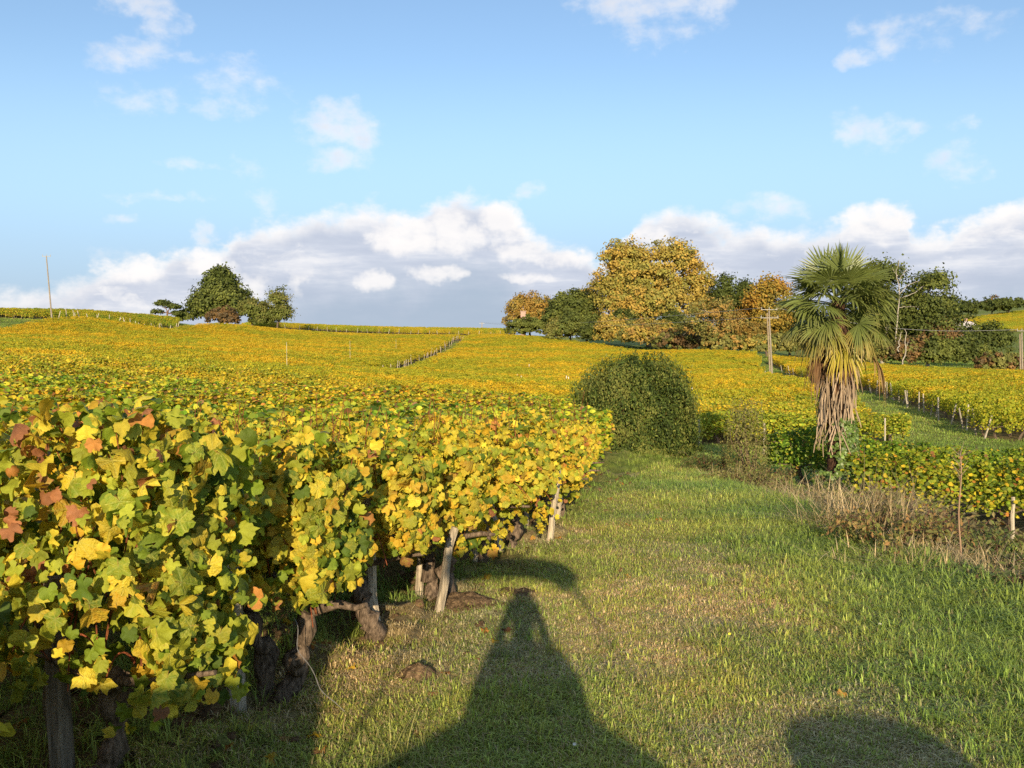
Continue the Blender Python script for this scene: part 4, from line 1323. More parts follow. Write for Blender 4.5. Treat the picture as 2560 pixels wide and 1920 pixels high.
t1 = pole(131, 806, 636, 122, 'tall wooden pole alone on the far left skyline', -.065, [(.965, 1.3)])
t2 = pole(1931, 948, 770, 97, 'wooden pole with two crossarms left of the palm', -.06, [(.975, 2.0), (.86, 2.2)], twin=True)
t3 = pole(2557, 958, 824, 97, 'wooden pole at the right edge of the picture', -.045, [(.975, 1.2)], twin=True)
t4 = P(1205, 806, 262); mb = MB()
b4 = np.array([t4[0], t4[1], gz1(t4[0], t4[1])])
o4 = tag(empty('utility_pole', b4), 'tiny pole top above the skyline vines', 'utility pole', 'wooden utility poles')
mb.tube([[0, 0, 0], [0, 0, max(2.0, t4[2] - b4[2])]], .12, 6, (.4, .33, .25)); mb.obj('shaft', M_WOOD, o4)
mb = MB(); mb.box((0, 0, max(2.0, t4[2] - b4[2]) - .25), (1.5, .1, .1), (.4, .4, .38)); mb.obj('crossarm', M_METAL, o4)
for k, (a, b, lb) in enumerate([(t2 + [-.8, 0, 0], P(1200, 806, 262), 'thin power line from the twin armed pole to the far ridge, upper'), (t2 + [.8, 0, -.9], P(1210, 808, 262), 'thin power line from the twin armed pole to the far ridge, lower'), (t2 + [.8, 0, 0], t3 + [-.4, 0, 0], 'power line behind the palm between the two right poles')]):
    tt = np.linspace(0, 1, 24)[:, None]
    q = np.asarray(a) * (1 - tt) + np.asarray(b) * tt; q[:, 2] -= 1.0 * np.sin(tt[:, 0] * math.pi)
    mb = MB(); mb.tube(q, .018, 4, (.30, .30, .30)); tag(mb.obj('power_line', M_METAL), lb, 'power line', 'power lines')

# ------------------------------------------------------------------ buildings
hb = P(2400, 838, 205)
hz = gz1(hb[0], hb[1])
ho = tag(empty('white_house', (hb[0], hb[1], hz), .5), 'small white gabled house half hidden by trees on the right hill', 'house')
hw, hd, he = 7.5, 5.0, max(2.6, P(2400, 826, 205)[2] - hz)
hr = he + 1.9
mb = MB(); mb.add([[-hw / 2, -hd / 2, 0], [hw / 2, -hd / 2, 0], [hw / 2, hd / 2, 0], [-hw / 2, hd / 2, 0], [-hw / 2, -hd / 2, he], [hw / 2, -hd / 2, he], [hw / 2, hd / 2, he], [-hw / 2, hd / 2, he]], [[0, 1, 5, 4], [1, 2, 6, 5], [2, 3, 7, 6], [3, 0, 4, 7]], (.8, .78, .74))
mb.add([[-hw / 2, -hd / 2, he], [-hw / 2, hd / 2, he], [-hw / 2, 0, hr], [hw / 2, -hd / 2, he], [hw / 2, hd / 2, he], [hw / 2, 0, hr]], [[0, 1, 2], [4, 3, 5]], (.8, .78, .74))
mb.obj('wall', M_PLAIN, ho)
mb = MB()
for sy in (-1, 1):
    M_ = np.array([[1, 0, 0], [0, math.cos(sy * -.64), -math.sin(sy * -.64)], [0, math.sin(sy * -.64), math.cos(sy * -.64)]])
    mb.box((0, sy * hd * .27, he + .93), (hw + .5, hd * .68, .14), (.62, .56, .52), M=M_)
rf = mb.obj('roof', M_PLAIN, ho)
mb = MB(); mb.box((2.2, .3, hr + .25), (.5, .5, 1.1), (.5, .3, .22)); mb.obj('chimney', M_PLAIN, rf)
for sx in (-2, 1.6):
    mb = MB(); mb.box((sx, -hd / 2 - .02, he * .6), (.9, .06, 1.1), (.08, .09, .1)); w_ = mb.obj('window', M_PLAIN, ho)
    mb = MB(); mb.box((sx, -hd / 2 - .06, he * .6 - .6), (1.1, .12, .08), (.7, .68, .64)); mb.obj('sill', M_PLAIN, w_)
# crumbling wall stub in the round golden tree
cb = P(1308, 787, 181); cz = gz1(cb[0], cb[1])
co = tag(empty('stone_chimney', (cb[0], cb[1], cz)), 'pink stone stub showing among leaves at the left end of the wood', 'chimney')
ht = P(1308, 779, 181)[2] - cz
mb = MB(); mb.box((0, 0, ht / 2), (1.0, .8, ht), (.50, .33, .27)); mb.obj('shaft', M_PLAIN, co)
mb = MB(); mb.box((0, 0, ht + .06), (1.2, 1.0, .14), (.46, .32, .26)); mb.obj('coping', M_PLAIN, co)


# ------------------------------------------------------------------ the round bush at the end of the lane
def bush(name, label, base, rx, ry, hz_, n, cols, leaf, seed, group=None, upright=.8, stems=40, stemcol=(.16, .09, .05), low=.0, part='foliage'):
    r = np.random.default_rng(seed)
    o = tag(empty(name, base), label, 'bush', group)
    d = unit(r.standard_normal((n, 3))); d[:, 2] = np.abs(d[:, 2]) * 1.1 - .12
    k = 1 - .36 * r.random(n) ** 2.0
    th = np.arctan2(d[:, 1], d[:, 0])
    bump = 1 + .05 * np.sin(th * 5 + seed) + .06 * np.sin(th * 11 + d[:, 2] * 9) + .03 * np.sin(th * 23 + d[:, 2] * 31) + .09 * np.abs(r.standard_normal(n)) * (r.random(n) < .12)
    sq_ = (np.abs(d) ** 3.0).sum(1) ** (-1 / 3.0)          # a little squarer than a ball
    p = d * sq_[:, None] * (k * bump)[:, None] * [rx, ry, hz_ * .93]
    p[:, 2] = np.maximum(p[:, 2], r.uniform(0.02, .12, n)) + low
    # leaves ride in upright sprigs
    nr = d * [1, 1, .5] + .3 * r.standard_normal((n, 3))
    nr = unit(nr + .35 * r.standard_normal(nr.shape))
    t = np.array([0, 0, 1.]) * upright + .5 * r.standard_normal((n, 3)) + .4 * d
    t = unit(t - (t * nr).sum(1, keepdims=True) * nr)
    fr = np.stack([np.cross(t, nr), t, nr], 2) * (leaf * r.uniform(.6, 1.3, n))[:, None, None]
    cs = np.array(cols); pat = fbm(p[:, 0] * 2.2 + 9, p[:, 2] * 2.2 + p[:, 1] + 9, seed)
    c = cs[np.clip(((pat + .18 * r.standard_normal(n) - .25) / .5 * len(cs)).astype(int), 0, len(cs) - 1)] * (1 + .2 * r.standard_normal((n, 1))).clip(.5, 1.6)
    mb = MB(); mb.stamp(LEAFP[0], LEAFP[1], p, fr, c)
    mb.obj(part, M_FOL, o)
    mb = MB()
    for _ in range(stems):
        e = unit(np.array([r.normal(), r.normal(), abs(r.normal()) + .6])) * [rx, ry, hz_] * r.uniform(.75, .95)
        mb.tube(crooked((r.normal(0, rx * .12), r.normal(0, ry * .12), -.05), e, 7, .12, r), np.linspace(.022, .006, 7), 5, stemcol, cap=False)
    mb.obj('stems', M_BARK, o)
    return o


BUSHC = [(.05, .075, .015), (.07, .105, .02), (.095, .135, .024), (.15, .18, .035), (.19, .20, .045)]
bx, by = P(1592, 1118, 19.6)[:2]
bush('round_bush', 'big round dark green bush at the end of the grass lane', (bx, by, gz1(bx, by) - .03), 1.22, 1.05, 2.0, 56000, BUSHC, .044, 5, stems=40)
bx2, by2 = P(1490, 1060, 22.5)[:2]
bush('shrub', 'loose green shrub behind the left side of the round bush', (bx2, by2, gz1(bx2, by2)), .72, .7, P(1490, 930, 22.5)[2] - gz1(bx2, by2), 4200, BUSHC[1:4], .065, 6, stems=30)
bx3, by3 = P(1862, 1130, 17.0)[:2]
bush('shrub', 'thin grey green feathery shrub on the bank left of the palm', (bx3, by3, gz1(bx3, by3)), .42, .42, P(1862, 1000, 17.)[2] - gz1(bx3, by3), 5000, [(.20, .19, .06), (.24, .21, .07), (.16, .16, .05)], .034, 7, stems=16, stemcol=(.2, .15, .09))

# ------------------------------------------------------------------ the palm
PD = 18.0
pb = P(2088, 1175, PD)
pz = gz1(pb[0], pb[1])
palm = tag(empty('fan_palm', (pb[0], pb[1], pz)), 'fan palm with shaggy dead skirt standing on the bank at right', 'palm')
PC_Z = P(2083, 752, PD)[2] - pz      # height of the growing point
rp = np.random.default_rng(8)
mb = MB()
tz = np.linspace(-.2, PC_Z, 26)
tx = np.interp(tz, [-.2, PC_Z], [.06, -.0])
rad = np.interp(tz, [-.2, .1, .6, 1.0, PC_Z * .6, PC_Z], [.26, .22, .18, .18, .20, .13])
mb.tube(np.stack([tx, 0 * tz, tz], 1), rad, 16, (.105, .058, .036), rough=.09)
trunk_o = mb.obj('trunk', M_BARK, palm, smooth=True)
mb = MB()
n = 2600       # brown fibre that clothes the trunk
h = rp.uniform(.45, PC_Z + .1, n); th = rp.uniform(0, 6.283, n)
rr = np.interp(h, tz, rad)
p0 = np.stack([np.cos(th) * rr + np.interp(h, tz, tx), np.sin(th) * rr, h], 1)
fr = np.zeros((n, 3, 3)); out = np.stack([np.cos(th), np.sin(th), np.zeros(n)], 1)
tdn = unit(np.stack([.3 * rp.standard_normal(n), .3 * rp.standard_normal(n), -np.ones(n)], 1) + .35 * out)
fr[:, :, 0] = np.cross(tdn, out); fr[:, :, 1] = tdn; fr[:, :, 2] = out
fr *= rp.uniform(.06, .13, n)[:, None, None]
mb.stamp(np.array([[-.06, 0, 0], [.06, 0, 0], [.02, 1, .12], [-.02, 1, .12]]), np.array([[0, 1, 2, 3]]), p0, fr, np.array([.14, .08, .05]) * (1 + .35 * rp.standard_normal((n, 1))).clip(.3, 2))
mb.obj('fibre', M_DRY, trunk_o)


def fan(mb, hub, a, s, up_, Rad, spread, nseg, droop, col, tipcol, r, fold=.5, ragged=.1, curl=0.):
    """pleated fan blade: a = direction of the stalk, s = sideways"""
    ang = np.linspace(-spread, spread, nseg)
    da = ang[1] - ang[0]
    for g in ang:
        g2 = g + r.normal(0, da * .15)
        d = math.cos(g2) * a + math.sin(g2) * s
        Lr = Rad * (.80 + .20 * math.cos(g2 * .8)) * (1 + ragged * r.normal())
        side = unit(-math.sin(g2) * a + math.cos(g2) * s)
        ts = np.array([.04, .35, .58, .80, 1.0])
        wd = np.array([.02, .35, .56, .36, .04]) * Lr * math.tan(abs(da) * .5) * 1.15 / .56 * .47
        c = hub + d[None] * (ts * Lr)[:, None]
        dr = droop * (1 + .25 * r.normal())
        c[:, 2] -= dr * Lr * ts ** 2.2
        # hanging tips swing in under the bend
        c -= (d - np.array([0, 0, d[2]]))[None] * (np.clip(dr, 0, 1.4) * .28 * Lr * ts ** 3)[:, None]
        c += up_[None] * (curl * Lr * ts ** 2)[:, None]
        nrm = unit(np.cross(d, side))
        l_ = c - side * wd[:, None] - nrm * (fold * wd)[:, None]
        r_ = c + side * wd[:, None] - nrm * (fold * wd)[:, None]
        v = np.concatenate([l_, c, r_])
        f = []
        for i in range(4):
            f += [[i, i + 5, i + 6, i + 1], [i + 5, i + 10, i + 11, i + 6]]
        br = 1 + .14 * r.normal()
        cc = np.array(col)[None] * br * (1 - ts[:, None] ** 3) + np.array(tipcol)[None] * ts[:, None] ** 3
        mb.add(v, f, np.vstack([cc, cc * 1.05, cc]))


def frond(az_, elv, plen, Rad, spread, nseg, droop, col, tip, r, z0, dead=False, name='frond', label=None, roll=0., curl=0.):
    a0 = np.array([math.cos(az_) * math.cos(elv), math.sin(az_) * math.cos(elv), math.sin(elv)])
    st = np.array([math.cos(az_) * .07, math.sin(az_) * .07, z0])
    t = np.linspace(0, 1, 6)[:, None]
    sag = .20 * plen * (1 - abs(math.sin(elv))) * (1 if not dead else 0)
    ln = st + a0 * plen * t; ln[:, 2] -= sag * t[:, 0] ** 2
    a = unit(ln[-1] - ln[-2])
    s = unit(np.cross(a, [0, 0, 1.])) if abs(a[2]) < .97 else unit(np.cross(a, [math.sin(az_), -math.cos(az_), .2]))
    n_ = np.cross(s, a)
    s = unit(s * math.cos(roll) + n_ * math.sin(roll)); n_ = np.cross(s, a)
    fo = MB()
    fan(fo, ln[-1], a, s, n_, Rad, spread, nseg, droop, col, tip, r, curl=curl, ragged=.1 if not dead else .2, fold=.5 if not dead else 1.0)
    o = fo.obj(name, M_PALM if not dead else M_DRY, palm)
    if label: o['label'] = label
    pm = MB(); pm.tube(ln, np.linspace(.016, .009, 6), 5, np.array(col) * .9 if not dead else (.22, .13, .07), cap=False)
    pm.obj('stalk', M_PALM if not dead else M_DRY, o)


CZ = PC_Z
GP = (.13, .165, .038); GT = (.18, .20, .05); GY = (.22, .21, .04); TY = (.46, .32, .08)
# tall fans on top, facing out
frond(R(-80), R(74), .42, .62, R(128), 40, .06, (.15, .19, .055), (.24, .27, .09), rp, CZ + .1, roll=.0)
frond(R(-100), R(84), .50, .60, R(110), 36, .08, (.14, .18, .05), (.22, .25, .08), rp, CZ + .1)
frond(R(-165), R(66), .48, .60, R(118), 36, .08, (.13, .17, .05), (.22, .25, .08), rp, CZ + .08, roll=-.9)
frond(R(80), R(70), .45, .62, R(120), 36, .10, GP, GT, rp, CZ + .1)
frond(R(15), R(62), .48, .60, R(118), 36, .16, GP, GT, rp, CZ + .06, roll=.7)
for i in range(9):
    frond(R(-160 + i * 40 + rp.normal(0, 8)), R(rp.uniform(34, 52)), rp.uniform(.48, .62), .62, R(125), 34, rp.uniform(.08, .24), np.array(GP) * rp.uniform(.8, 1.15), GT, rp, CZ + rp.uniform(-.05, .05), roll=rp.normal(0, .35))
for i in range(11):
    frond(R(i * 33 + rp.normal(0, 8)), R(rp.uniform(6, 26)), rp.uniform(.52, .68), .62, R(120), 32, rp.uniform(.20, .42), np.array(GP) * rp.uniform(.75, 1.1), (.18, .19, .05), rp, CZ - rp.uniform(.05, .15), roll=rp.normal(0, .3))
for i in range(11):
    frond(R(16 + i * 33 + rp.normal(0, 8)), R(rp.uniform(-22, -2)), rp.uniform(.52, .66), .52, R(112), 30, rp.uniform(.22, .42), np.array(GP) * rp.uniform(.85, 1.3), (.28, .24, .07), rp, CZ - rp.uniform(.15, .3), roll=rp.normal(0, .3))
for az_, e_ in ((-108, -20), (-66, -22), (-35, -34), (-150, -36), (170, -32), (20, -36), (70, -36), (120, -36)):
    frond(R(az_ + rp.normal(0, 6)), R(e_), rp.uniform(.46, .58), .44, R(105), 28, rp.uniform(.35, .6), (.17, .18, .035), TY, rp, CZ - rp.uniform(.28, .40))
for az_ in (-135, -112, -62, -40, -160, -20):
    frond(R(az_ + rp.normal(0, 4)), R(rp.uniform(18, 34)), rp.uniform(.5, .62), .58, R(118), 30, rp.uniform(.2, .4), np.array(GP) * rp.uniform(.9, 1.25), (.2, .21, .055), rp, CZ - .02, roll=rp.normal(0, .3))
frond(R(-94), R(-52), .50, .56, R(84), 26, .55, (.34, .30, .035), (.55, .38, .05), rp, CZ - .42, label='yellowing frond hanging in front over the dead skirt')
frond(R(-28), R(-46), .80, .48, R(60), 18, .9, (.26, .16, .06), (.42, .28, .14), rp, CZ - .45, dead=True, label='withered frond dangling to the right')
frond(R(-165), R(-58), .62, .50, R(50), 18, .8, (.20, .11, .05), (.34, .20, .1), rp, CZ - .45, dead=True)
for i in range(46):
    z0 = CZ - rp.uniform(.32, .74)
    g = rp.uniform(.6, 1.25)
    frond(R(rp.uniform(0, 360)), R(rp.uniform(-84, -66)), rp.uniform(.14, .26), rp.uniform(.36, .48), R(rp.uniform(22, 42)), 12, rp.uniform(.3, .8), np.array((.24, .12, .06)) * g, np.array((.40, .26, .15)) * g, rp, z0, dead=True, name='dead_frond')
# bare old stalks hanging round the trunk
for i in range(190):
    th = rp.uniform(0, 6.283); z0 = CZ - rp.uniform(1.0, 2.35)
    e = np.array([math.cos(th), math.sin(th), 0])
    tang = np.array([-math.sin(th), math.cos(th), 0]) * rp.normal(0, .16)
    Ls = rp.uniform(.45, .85)
    t = np.linspace(0, 1, 7)[:, None]
    q = e * .19 + np.array([0, 0, z0]) + e * (.07 * np.sin(t * 2.2) + rp.uniform(.0, .13) * t) + tang * t + np.array([0, 0, 1.]) * (rp.uniform(0, .12) * np.sin(t * 3.14 * .7) - Ls * t ** 1.25)
    q[:, 2] = np.maximum(q[:, 2], .25)
    mb = MB(); mb.tube(q, np.linspace(.017, .008, 7), 5, np.array((.52, .39, .26)) * rp.uniform(.5, 1.2)); mb.obj('old_stalk', M_DRY, palm)

# ivy climbing the palm's foot
iv = tag(empty('ivy', (pb[0], pb[1], pz)), 'glossy green ivy climbing the foot of the palm', 'ivy')
mb = MB(); n = 2200
h = rp.beta(1., 1.4, n) * 1.6
th = np.where(h > .55, R(-40) + .5 * rp.standard_normal(n) - .4 * (h - .5), rp.uniform(-math.pi, .3, n))
rr = np.interp(h, [0, .35, .6, 1.6], [.55, .45, .34, .30]) * rp.uniform(.8, 1.2, n)
p0 = np.stack([np.cos(th) * rr + .05, np.sin(th) * rr, h], 1)
nr = np.stack([np.cos(th), np.sin(th), .35 * np.ones(n)], 1)
mb.stamp(MID[0][0], MID[0][1], p0, leaf_frames(nr, rp, size=rp.uniform(.028, .055, n)), np.array([.13, .20, .04]) * (1 + .3 * rp.standard_normal((n, 1))).clip(.4, 1.8))
mb.obj('leaves', M_PALM, iv)
mb = MB()
for k in range(7):
    t0 = R(-50) + rp.normal(0, .35)
    hh = np.linspace(0, rp.uniform(.8, 1.5), 9)
    mb.tube(np.stack([np.cos(t0 + .3 * np.sin(hh * 3)) * .2 + .05, np.sin(t0 + .3 * np.sin(hh * 3)) * .2, hh], 1), .009, 5, (.2, .15, .1))
mb.obj('stems', M_BARK, iv)

# ------------------------------------------------------------------ grass
def tuft(seed, nb, hgt, spread, wid, lean=.6, base=(.13, .19, .035), tipc=(.22, .26, .06), drymix=.15):
    r = np.random.default_rng(seed)
    mb = MB()
    for _ in range(nb):
        a = r.uniform(0, 6.283); rr = spread * math.sqrt(r.random())
        b = np.array([math.cos(a) * rr, math.sin(a) * rr, -.012])
        g = r.uniform(0, 6.283); d = np.array([math.cos(g), math.sin(g), 0])
        h = hgt * r.uniform(.45, 1.15); ln = lean * r.uniform(.2, 1.3)
        side = np.array([-d[1], d[0], 0]) * wid * r.uniform(.6, 1.3)
        p1 = b + d * h * ln * .4 + [0, 0, h * (.66 - .12 * ln)]; p2 = b + d * h * ln + [0, 0, h * max(.12, 1 - .42 * ln)]
        dr = r.random() < drymix
        c0, c1 = (np.array((.38, .30, .13)), np.array((.58, .46, .24))) if dr else (np.array(base), np.array(tipc))
        k = r.uniform(.7, 1.3)
        mb.add([b - side, b + side, p1 + side * .8, p1 - side * .8, p2], [[0, 1, 2, 3]], [c0 * .8 * k, c0 * .8 * k, c0 * k, c0 * k, c1 * k])
        mb.polys[-1] = mb.polys[-1]
        i0 = mb.n - 5
        mb.polys.append(np.array([[i0 + 3, i0 + 2, i0 + 4]])); mb.mi.append(np.array([0]))
    return mb.mesh('grass_tuft', M_GRASS)


T_SHORT = [tuft(i, 18, .060, .065, .0034, 1.35, base=(.37, .43, .085), tipc=(.55, .58, .16), drymix=.34) for i in range(6)]
T_DRY = [tuft(20 + i, 18, .050, .065, .0032, 1.5, base=(.60, .49, .26), tipc=(.82, .68, .42), drymix=.3) for i in range(5)]
T_LONG = [tuft(40 + i, 20, .165, .07, .0034, 1.2, base=(.30, .39, .075), tipc=(.44, .52, .14), drymix=.08) for i in range(6)]
T_FAR = [tuft(60 + i, 26, .14, .26, .012, 1.3, base=(.30, .37, .08), tipc=(.42, .46, .14)) for i in range(4)]


def in_lane(x, y):
    s, q = sq(x, y)
    return (s < .05) & (x < path_right(y) + .35)


r = np.random.default_rng(21)


def sample(n, x0, x1, y0, y1, pw=1.0):
    """more places near the viewer"""
    y = y0 * (y1 / y0) ** (r.random(n) ** pw)
    return r.uniform(x0, x1, n), y


def dryness(x, y):
    d = .15 + sstep(.47, .63, fbm(x * .55, y * .8, 77)) * .9 + .35 * sstep(.5, .8, fbm(x * 3, y * 3, 78))
    return np.clip(d * (1 - .8 * sstep(1.3, 2.9, x)), 0, 1)


def gtint(x, y, n, w=.16):
    f = (fbm(x * 1.1, y * 1.1, 91) - .5)[:, None]
    return np.array([1.0, 1.0, 1.0]) * (1 + w * r.standard_normal((n, 1))) * (1 + f * np.array([1.1, .6, .6]))


# mown lane
x, y = sample(115000, -3.2, 4.3, 2.3, 21)
ok = in_lane(x, y) & (np.abs(x) < .62 * y + .6)
x, y = x[ok], y[ok]
# thinner where the soil shows by the row ends
s_, q_ = sq(x, y)
ok = r.random(len(x)) > .72 * np.exp(-((s_ + .05) / .42) ** 2) * (q_ < 16)
x, y = x[ok], y[ok]
dr = dryness(x, y)
isd = r.random(len(x)) < dr * .75
nS = len(T_SHORT)
idx = np.where(isd, nS + r.integers(0, len(T_DRY), len(x)), r.integers(0, nS, len(x)))
grow = 1 + .8 * sstep(1.4, 3.0, x) + .35 * (fbm(x * 1.7, y * 1.7, 12) - .5)
sc = r.uniform(.65, 1.15, len(x)) * grow * np.interp(y, [3, 8, 20], [.9, 1.05, 1.45])
scatter('grass', np.stack([x, y, gzb(x, y)], 1), r.uniform(0, 6.28, len(x)), sc, idx, gtint(x, y, len(x)), T_SHORT + T_DRY, 'short mown grass and dry straw covering the lane', 'grass')
# long grass along the right-hand side
x, y = sample(24000, .8, 5.2, 2.6, 22)
pr = path_right(y)
ok = (r.random(len(x)) < sstep(-1.9, -.2, x - pr)) & (x < pr + 1.0) & (x < .62 * y + .6)
x, y = x[ok], y[ok]
sc = r.uniform(.6, 1.25, len(x)) * (.8 + .5 * sstep(-1., .4, x - path_right(y)))
scatter('long_grass', np.stack([x, y, gzb(x, y)], 1), r.uniform(0, 6.28, len(x)), sc, r.integers(0, 6, len(x)), gtint(x, y, len(x)), T_LONG, 'long fresh grass along the right side of the lane', 'grass')
# weeds and grass between the first vine rows
x, y = sample(9000, -5, 1.6, 2.3, 17)
s_, q_ = sq(x, y)
ok = (s_ > -.1) & (s_ < 2.6) & (np.abs(x) < .62 * y + .4) & (fbm(x * 1.5, y * 1.5, 15) > .42)
x, y = x[ok], y[ok]
scatter('grass_under_vines', np.stack([x, y, gzb(x, y)], 1), r.uniform(0, 6.28, len(x)), r.uniform(.5, 1.1, len(x)), r.integers(0, 12, len(x)), gtint(x, y, len(x)), T_SHORT + T_LONG, 'sparse grass and weeds under the first vine rows', 'grass')
# far grass: tracks, banks and bare slopes
x, y = sample(66000, -130, 130, 6, 175, .7)
x = r.uniform(-.66, .72, len(x)) * y + .8
occ = inpoly(x, y, LEFT) & (gapdist(x, y) > -.3)
occ |= inpoly(x, y, RIGHTNEAR) | inpoly(x, y, RIGHTFAR) | inpoly(x, y, SLOPE) | ((x < path_right(y)) & (y < 20.5) & (x > -6))
occ |= (y < 20.5) & (x < -2)
occ |= (y < 16) & (x < path_right(y) + .9)
x, y = x[~occ], y[~occ]
sc = np.interp(y, [7, 16, 40, 160], [.5, .75, 1.0, 2.6]) * r.uniform(.6, 1.2, len(x))
scatter('track_grass', np.stack([x, y, gz(x, y)], 1), r.uniform(0, 6.28, len(x)), sc, r.integers(0, 4, len(x)), gtint(x * .2, y * .2, len(x)) * [.95, 1.05, .9], T_FAR, 'green grass on the tracks and banks between the plots', 'grass')

# scattered broad weeds and taller tufts that break up the lane
x, y = sample(420, -1.6, 3.4, 2.6, 17)
ok = in_lane(x, y) & (x < path_right(y) - .2) & (fbm(x * 1.3, y * 1.3, 61) > .5)
x, y = x[ok], y[ok]
scatter('lane_tufts', np.stack([x, y, gzb(x, y)], 1), r.uniform(0, 6.28, len(x)), r.uniform(.45, .85, len(x)), r.integers(0, 6, len(x)), gtint(x, y, len(x)) * np.where(r.random((len(x), 1)) < .4, [1.5, 1.15, 1.2], [1, 1, 1]), T_LONG, 'taller tufts of grass dotted over the lane', 'grass')

# ------------------------------------------------------------------ soil clods, litter and single fallen leaves
def clod_mesh(seed):
    q = np.random.default_rng(seed)
    th, ph = np.meshgrid(np.linspace(0, 2 * math.pi, 8)[:-1], np.linspace(-.5, math.pi / 2, 5))
    v = np.stack([np.cos(th) * np.cos(ph), np.sin(th) * np.cos(ph), np.sin(ph) * .7], -1) * (1 + .2 * q.standard_normal(th.shape))[..., None]
    f = [[i * 7 + j, i * 7 + (j + 1) % 7, (i + 1) * 7 + (j + 1) % 7, (i + 1) * 7 + j] for i in range(4) for j in range(7)]
    mb = MB(); mb.add(v.reshape(-1, 3), f, np.array((.19, .12, .065)) * (1 + .25 * q.standard_normal((35, 1))))
    return mb.mesh('clod', M_GRASS2)


M_GRASS2 = mat_attr('soil', rough=.95, spec=.05, nscale=2.5, namt=.4, bump=.9, bscale=3.0, tintmix=True)
CL = [clod_mesh(i) for i in range(5)]
x, y = sample(3000, -4.5, 2, 2.4, 16)
s_, q_ = sq(x, y)
ok = (s_ > -.75) & (s_ < 2) & (r.random(len(x)) < .25 + .75 * np.exp(-((s_ + .1) / .35) ** 2)) & (fbm(x * 1.3, y * 1.3, 44) > .44)
x, y = x[ok], y[ok]
scatter('soil_clods', np.stack([x, y, gzb(x, y)], 1), r.uniform(0, 6.28, len(x)), r.uniform(.008, .045, len(x)) * r.uniform(.5, 1.2, len(x)), r.integers(0, 5, len(x)), np.ones((len(x), 3)) * r.uniform(.6, 1.2, (len(x), 1)), CL, 'crumbled brown earth along the ends of the vine rows', 'earth')
# heaps of thrown up earth with straw on them
for k, (u, v, D, w, h, lb) in enumerate([(1045, 1745, 4.62, .16, .11, 'earth mound with dry straw near the shadow'), (1155, 1490, 6.05, .30, .14, 'bare brown earth heap behind the forked trunk'), (1290, 1460, 6.4, .28, .07, 'low earth scrape beside the row ends'), (650, 1760, 4.4, .24, .07, 'earth heap round the foot of the grey post'), (1060, 1400, 6.9, .2, .1, 'small earth heap by the fifth row end')]):
    p = P(u, v, D); q = np.random.default_rng(300 + k)
    n1_, n2__ = 22, 9
    th, rr = np.meshgrid(np.linspace(0, 2 * math.pi, n1_ + 1)[:-1], np.linspace(0, 1, n2__))
    X_ = np.cos(th) * rr * w * (1 + .2 * np.sin(th * 3 + k)); Y_ = np.sin(th) * rr * w * .8
    Z_ = h * (1 - rr ** 2) ** 1.2 * (.6 + .8 * fbm(X_ * 14 + 5, Y_ * 14 + 9, k)) + .03 * (fbm(X_ * 40 + 3, Y_ * 40 + 3, k + 9) - .5) * (1 - rr) - .05 * rr
    zz = float(gzb(np.array([p[0]]), np.array([p[1]]))[0])
    f = [[i * n1_ + j, i * n1_ + (j + 1) % n1_, (i + 1) * n1_ + (j + 1) % n1_, (i + 1) * n1_ + j] for i in range(n2__ - 1) for j in range(n1_)]
    Z_ = Z_ * .55 + .05 * (fbm(X_ * 22 + 7, Y_ * 22 + 1, k + 40, 3) - .5) * (rr < .95)
    mb = MB(); mb.add(np.stack([X_, Y_, Z_], -1).reshape(-1, 3), f, np.array((.20, .13, .07)) * (1 + .2 * q.standard_normal((n1_ * n2__, 1))))
    tag(mb.obj('earth_mound', M_BARK, loc=(p[0], p[1], zz), smooth=True), lb, 'earth mound', 'earth mounds at the row ends')
# litter
x, y = sample(1500, -4.5, 3, 2.4, 16)
s_, q_ = sq(x, y)
ok = (s_ > -1.2) & (s_ < 2.2) & (r.random(len(x)) < np.where(s_ > -.1, .7, .22))
x, y = x[ok], y[ok]
LT = []
for i in range(6):
    mb = MB(); v, f = HI[i]; v = v.copy(); v[:, 2] = v[:, 2] * 1.5 + .2
    mb.add(v, f, np.array([PAL['brown'], PAL['orange'], PAL['brown'], (.2, .09, .04), PAL['gold'], (.26, .13, .06)][i]) * .9); LT.append(mb.mesh('dead_leaf', M_GRASS))
scatter('leaf_litter', np.stack([x, y, gzb(x, y) + .012], 1), r.uniform(0, 6.28, len(x)), r.uniform(.022, .05, len(x)), r.integers(0, 6, len(x)), np.ones((len(x), 3)) * r.uniform(.6, 1.25, (len(x), 1)), LT, 'brown fallen vine leaves under and beside the rows', 'leaf litter', lean=r.normal(0, .35, (len(x), 2)))
